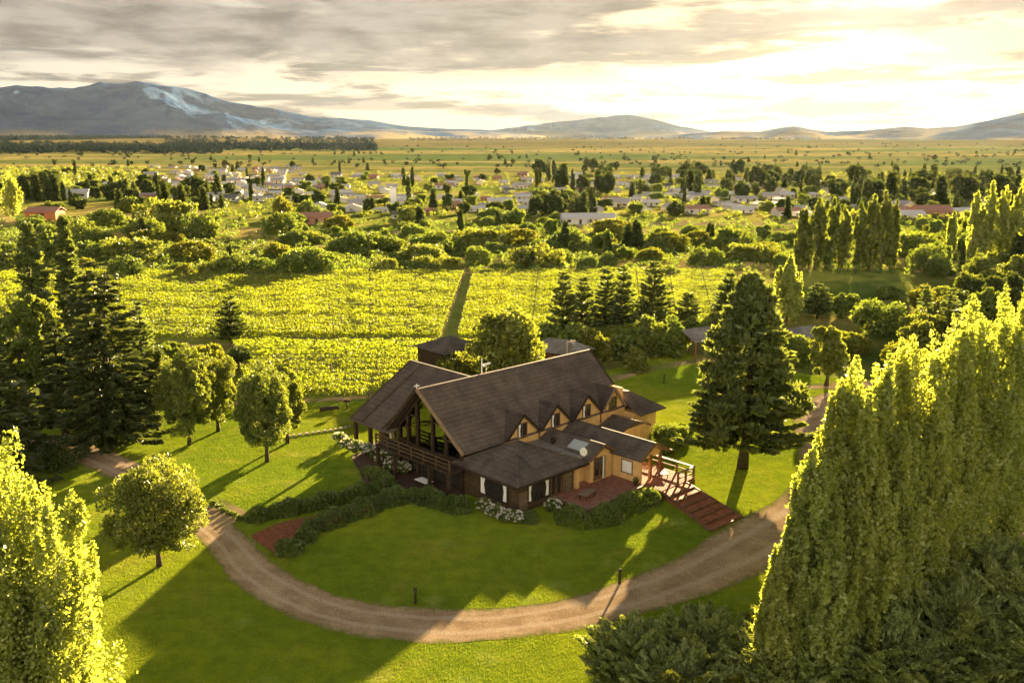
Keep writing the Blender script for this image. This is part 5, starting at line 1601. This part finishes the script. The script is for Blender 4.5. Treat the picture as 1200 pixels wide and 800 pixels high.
HW = [simple('house_wall_%s' % k, c, 0.9, 0.1) for k, c in (('white', (0.52, 0.49, 0.45)), ('cream', (0.6, 0.5, 0.36)), ('grey', (0.4, 0.38, 0.35)), ('brick', (0.38, 0.2, 0.13)))]
HR = [simple('house_roof_%s' % k, c, 0.5, 0.15) for k, c in (('tin', (0.50, 0.48, 0.45)), ('grey', (0.34, 0.32, 0.30)), ('rust', (0.33, 0.17, 0.11)), ('dark', (0.12, 0.11, 0.10)))]
COMBO = [(0, 0), (1, 0), (0, 1), (2, 3), (3, 2), (1, 1), (0, 2), (2, 0)]
CN = {0: ('white', 'cream', 'grey', 'brick'), 1: ('shiny tin', 'grey', 'rust red', 'dark')}
HOUSES = [house_mesh(i, HW[c[0]], HR[c[1]]) for i, c in enumerate(COMBO)]


def house(i, x, y, rz, label, group=None, sc=1.0):
    t_ = thing('town_house', label, 'house', (x, y, terr_h(x, y) - 0.05), rz, group)
    t_.scale = (sc, sc, sc)
    w_, r_, wi = HOUSES[i]
    link('wall', w_, t_); link('roof', r_, t_)
    for nm, me in wi: link(nm, me, t_)


placed = []


def free(x, y, d):
    for (a, b) in placed:
        if (a - x) ** 2 + (b - y) ** 2 < d * d: return False
    placed.append((x, y)); return True


cnt = 0; tries = 0
while cnt < 290 and tries < 9000:
    tries += 1
    if rnd.random() < 0.38: px, py = rnd.uniform(175, 370), rnd.uniform(197, 236)
    elif rnd.random() < 0.75: px, py = rnd.uniform(360, 900), rnd.uniform(206, 250)
    else: px, py = rnd.uniform(880, 1160), rnd.uniform(216, 256)
    x, y = G(px, py)
    if not free(x, y, 10): continue
    k = rnd.choice([0, 0, 1, 2, 2, 3, 4, 5, 6, 7, 7])
    house(k, x, y, rnd.choice([0.2, 0.35, 1.75, -0.1]) + rnd.uniform(-0.15, 0.15),
          '%s walled town house with a %s roof among the trees of the distant town' % (CN[0][COMBO[k][0]], CN[1][COMBO[k][1]]),
          '%s town houses with %s roofs' % (CN[0][COMBO[k][0]], CN[1][COMBO[k][1]]), rnd.uniform(0.42, 0.72))
    cnt += 1
for (k, px, py, rz, sc, lb) in [(0, 678, 262, 0.1, 0.8, 'long white building with a shiny roof beside the pale field'), (2, 590, 257, 0.4, 0.7, 'white house with a grey roof before the town centre'),
                                (0, 700, 262, -0.2, 0.8, 'white house right of the long white building'), (3, 470, 256, 0.2, 0.6, 'grey dark roofed house hidden in the willow band'),
                                (0, 86, 232, 0.3, 0.95, 'white farmhouse with a shiny roof at the left field'), (1, 133, 222, 0.2, 0.9, 'cream farmhouse beyond the left field'),
                                (0, 1060, 258, 0.0, 0.8, 'white building right of the far poplar block'), (4, 1090, 256, 0.1, 1.1, 'long brick building with a rust roof right of the far poplars'),
                                (0, 1130, 254, 0.2, 0.75, 'white house near the far right poplars'), (6, 815, 250, 0.3, 0.7, 'white house with a rust red roof in the glare'), (4, 370, 262, 0.3, 0.9, 'brick cottage with a rust roof amid the light willows')]:
    x, y = G(px, py); placed.append((x, y)); house(k, x, y, rz, lb, None, sc)
x, y = G(54, 258)
t_ = thing('barn', 'small rust red barn alone in the dry field on the left', 'barn', (x, y, 0), 0.05)
MB().box(-5, 5, -4, 4, 0, 3.3).build('wall', simple('barn_red', (0.42, 0.15, 0.06), 0.85), t_)
MB().slab([(-5.4, -4.4, 3.1), (5.4, -4.4, 3.1), (5.4, 0, 4.6), (-5.4, 0, 4.6)], 0.15).slab([(-5.4, 0.01, 4.6), (5.4, 0.01, 4.6), (5.4, 4.4, 3.1), (-5.4, 4.4, 3.1)], 0.15).build('roof', HR[2], t_)
MB().box(-1.2, 1.2, -4.05, -3.98, 0, 2.6).build('door', WOOD_D, t_)
x, y = G(461, 240)
t_ = thing('water_tower', 'white block shaped water tower above the willow band', 'water tower', (x, y, 0))
MB().box(-1.3, 1.3, -1.3, 1.3, 0, 7.2).build('shaft', WHITE, t_); MB().box(-1.5, 1.5, -1.5, 1.5, 7.2, 7.5).build('cap', HW[2], t_)

# town trees
for i in range(290):
    r1 = rnd.random()
    if r1 < 0.30: px, py = rnd.uniform(-40, 380), rnd.uniform(205, 246)
    elif r1 < 0.8: px, py = rnd.uniform(380, 1000), rnd.uniform(205, 256)
    else: px, py = rnd.uniform(960, 1240), rnd.uniform(205, 256)
    if clear_zone(px, py): continue
    x, y = G(px, py)
    if not free(x, y, 7): continue
    k = rnd.random()
    if k < 0.2: me, nm, w_, h = rnd.choice(CONI), 'conifer_tree', rnd.uniform(6, 10), rnd.uniform(4, 8)
    elif k < 0.3: me, nm, w_, h = rnd.choice(POPS), 'poplar_tree', rnd.uniform(8, 12), rnd.uniform(6, 13)
    elif k < 0.68: me, nm, w_, h = rnd.choice(ROUN), 'broadleaf_tree', rnd.uniform(6, 11), rnd.uniform(3.5, 7)
    else: me, nm, w_, h = rnd.choice(LIGHTT), 'broadleaf_tree', rnd.uniform(6, 10), rnd.uniform(3.5, 6)
    put(nm, me, x, y, w_ * 0.8, h, '%s among the houses of the distant town' % {'conifer_tree': 'dark pointed conifer', 'poplar_tree': 'narrow upright poplar', 'broadleaf_tree': 'rounded leafy tree'}[nm], 'tree',
        {'conifer_tree': 'conifers of the town', 'poplar_tree': 'poplars of the town', 'broadleaf_tree': 'leafy trees of the town'}[nm])
# dense dark groves that stand out around the town
for (xa, xb, ya, yb, n_, hh, lb, gr) in [(20, 75, 226, 236, 14, 11, 'dark conifer in the grove left of the farmhouse', 'conifers left of the farmhouse'),
                                         (100, 260, 224, 250, 40, 9, 'dark tree of the grove between the left field and the town', 'grove left of the town'),
                                         (630, 720, 200, 228, 16, 12, 'dark tree of the grove rising over the town centre', 'grove over the town centre'),
                                         (620, 700, 248, 256, 16, 9, 'dark tree of the clump left of the white buildings', 'clump left of the white buildings'),
                                         (740, 960, 205, 236, 46, 11, 'hazy tree of the grove left of the sunbeam', 'hazy grove left of the sunbeam'),
                                         (980, 1200, 216, 250, 52, 12, 'hazy tree of the grove beyond the far poplars', 'hazy grove beyond the far poplars')]:
    for i in range(n_):
        px, py = rnd.uniform(xa, xb), rnd.uniform(ya, yb)
        x, y = G(px, py); h = hh * rnd.uniform(0.6, 1.1)
        put('grove_tree', rnd.choice(CONI + ROUN + POPS), x, y, h * rnd.uniform(0.8, 1.1), h, lb, 'tree', gr)
# lone trees on the open plain
for i in range(60):
    px, py = rnd.uniform(-40, 1240), rnd.choice([rnd.uniform(174, 200), rnd.uniform(182, 204)])
    x, y = G(px, py); h = rnd.uniform(3.5, 7)
    put('plain_tree', rnd.choice(CONI + ROUN), x, y, h * 1.1, h, 'dark tree dotted on the open plain beyond the town', 'tree', 'trees dotted on the plain')


# far woods: masses of trees read as dark bands
L_WOOD = leafmat('wood_leaf', (0.012, 0.028, 0.024), (0.026, 0.046, 0.034), 0.0, nscale=0.02)


def wood(label, px0, px1, py0, py1, n_, h, seed, lm=L_WOOD, kk=30, sz=0.30):
    rng = np.random.default_rng(seed)
    parts = []
    for i in range(n_):
        x, y = G(rng.uniform(px0, px1), rng.uniform(py0, py1))
        hh = h * rng.uniform(0.7, 1.2); w_ = hh * rng.uniform(0.5, 1.0)
        k = kk
        d = unit(rng, k)
        C = d * np.array([w_, w_, hh * 0.5]) * rng.uniform(0.5, 1, k)[:, None] + np.array([x, y, hh * 0.5 + terr_h(x, y)])
        parts.append(cards(rng, C, d + np.array([0, 0, 0.4]), hh * sz, 1.5, 0.5))
    V, Fq = join(parts)
    tag(link('woodland', np_mesh('woodland', V, Fq, lm)), label, 'woodland', kind='stuff')


wood('dark forest strip across the foot of the mountains on the far left', -60, 195, 166.8, 169.5, 1400, 17, 1)
wood('low brown scrub along the foot of the hills in the centre', 480, 960, 164.5, 169, 900, 9, 31, leafmat('brown_scrub', (0.05, 0.045, 0.022), (0.11, 0.09, 0.04), 0.1, nscale=0.02))
wood('dark scrub patches over the open plain', -60, 1260, 172, 198, 420, 3.2, 32)
wood('small dark wood above the forest strip at the far left', 34, 92, 164.2, 165, 260, 30, 2)
wood('dark scrubby wood spreading over the plain left of centre', 195, 440, 169, 179, 900, 9, 3)
wood('scrubby wood in front of the forest strip on the left', -40, 260, 173, 182, 800, 8, 4)
wood('scrub on the slope above the town at the left', -40, 190, 198, 222, 700, 2.4, 5, L_BROAD)
wood('scrub round the town in the centre', 250, 900, 203, 256, 1100, 1.7, 6, L_BROAD)
wood('scrub between the far fields at the right', 960, 1260, 205, 262, 800, 2.4, 7, L_BROAD)
wood('low scrub filling the belt between vineyard and town', -60, 1260, 258, 322, 2600, 1.5, 8, L_WIL, 30, 0.22)
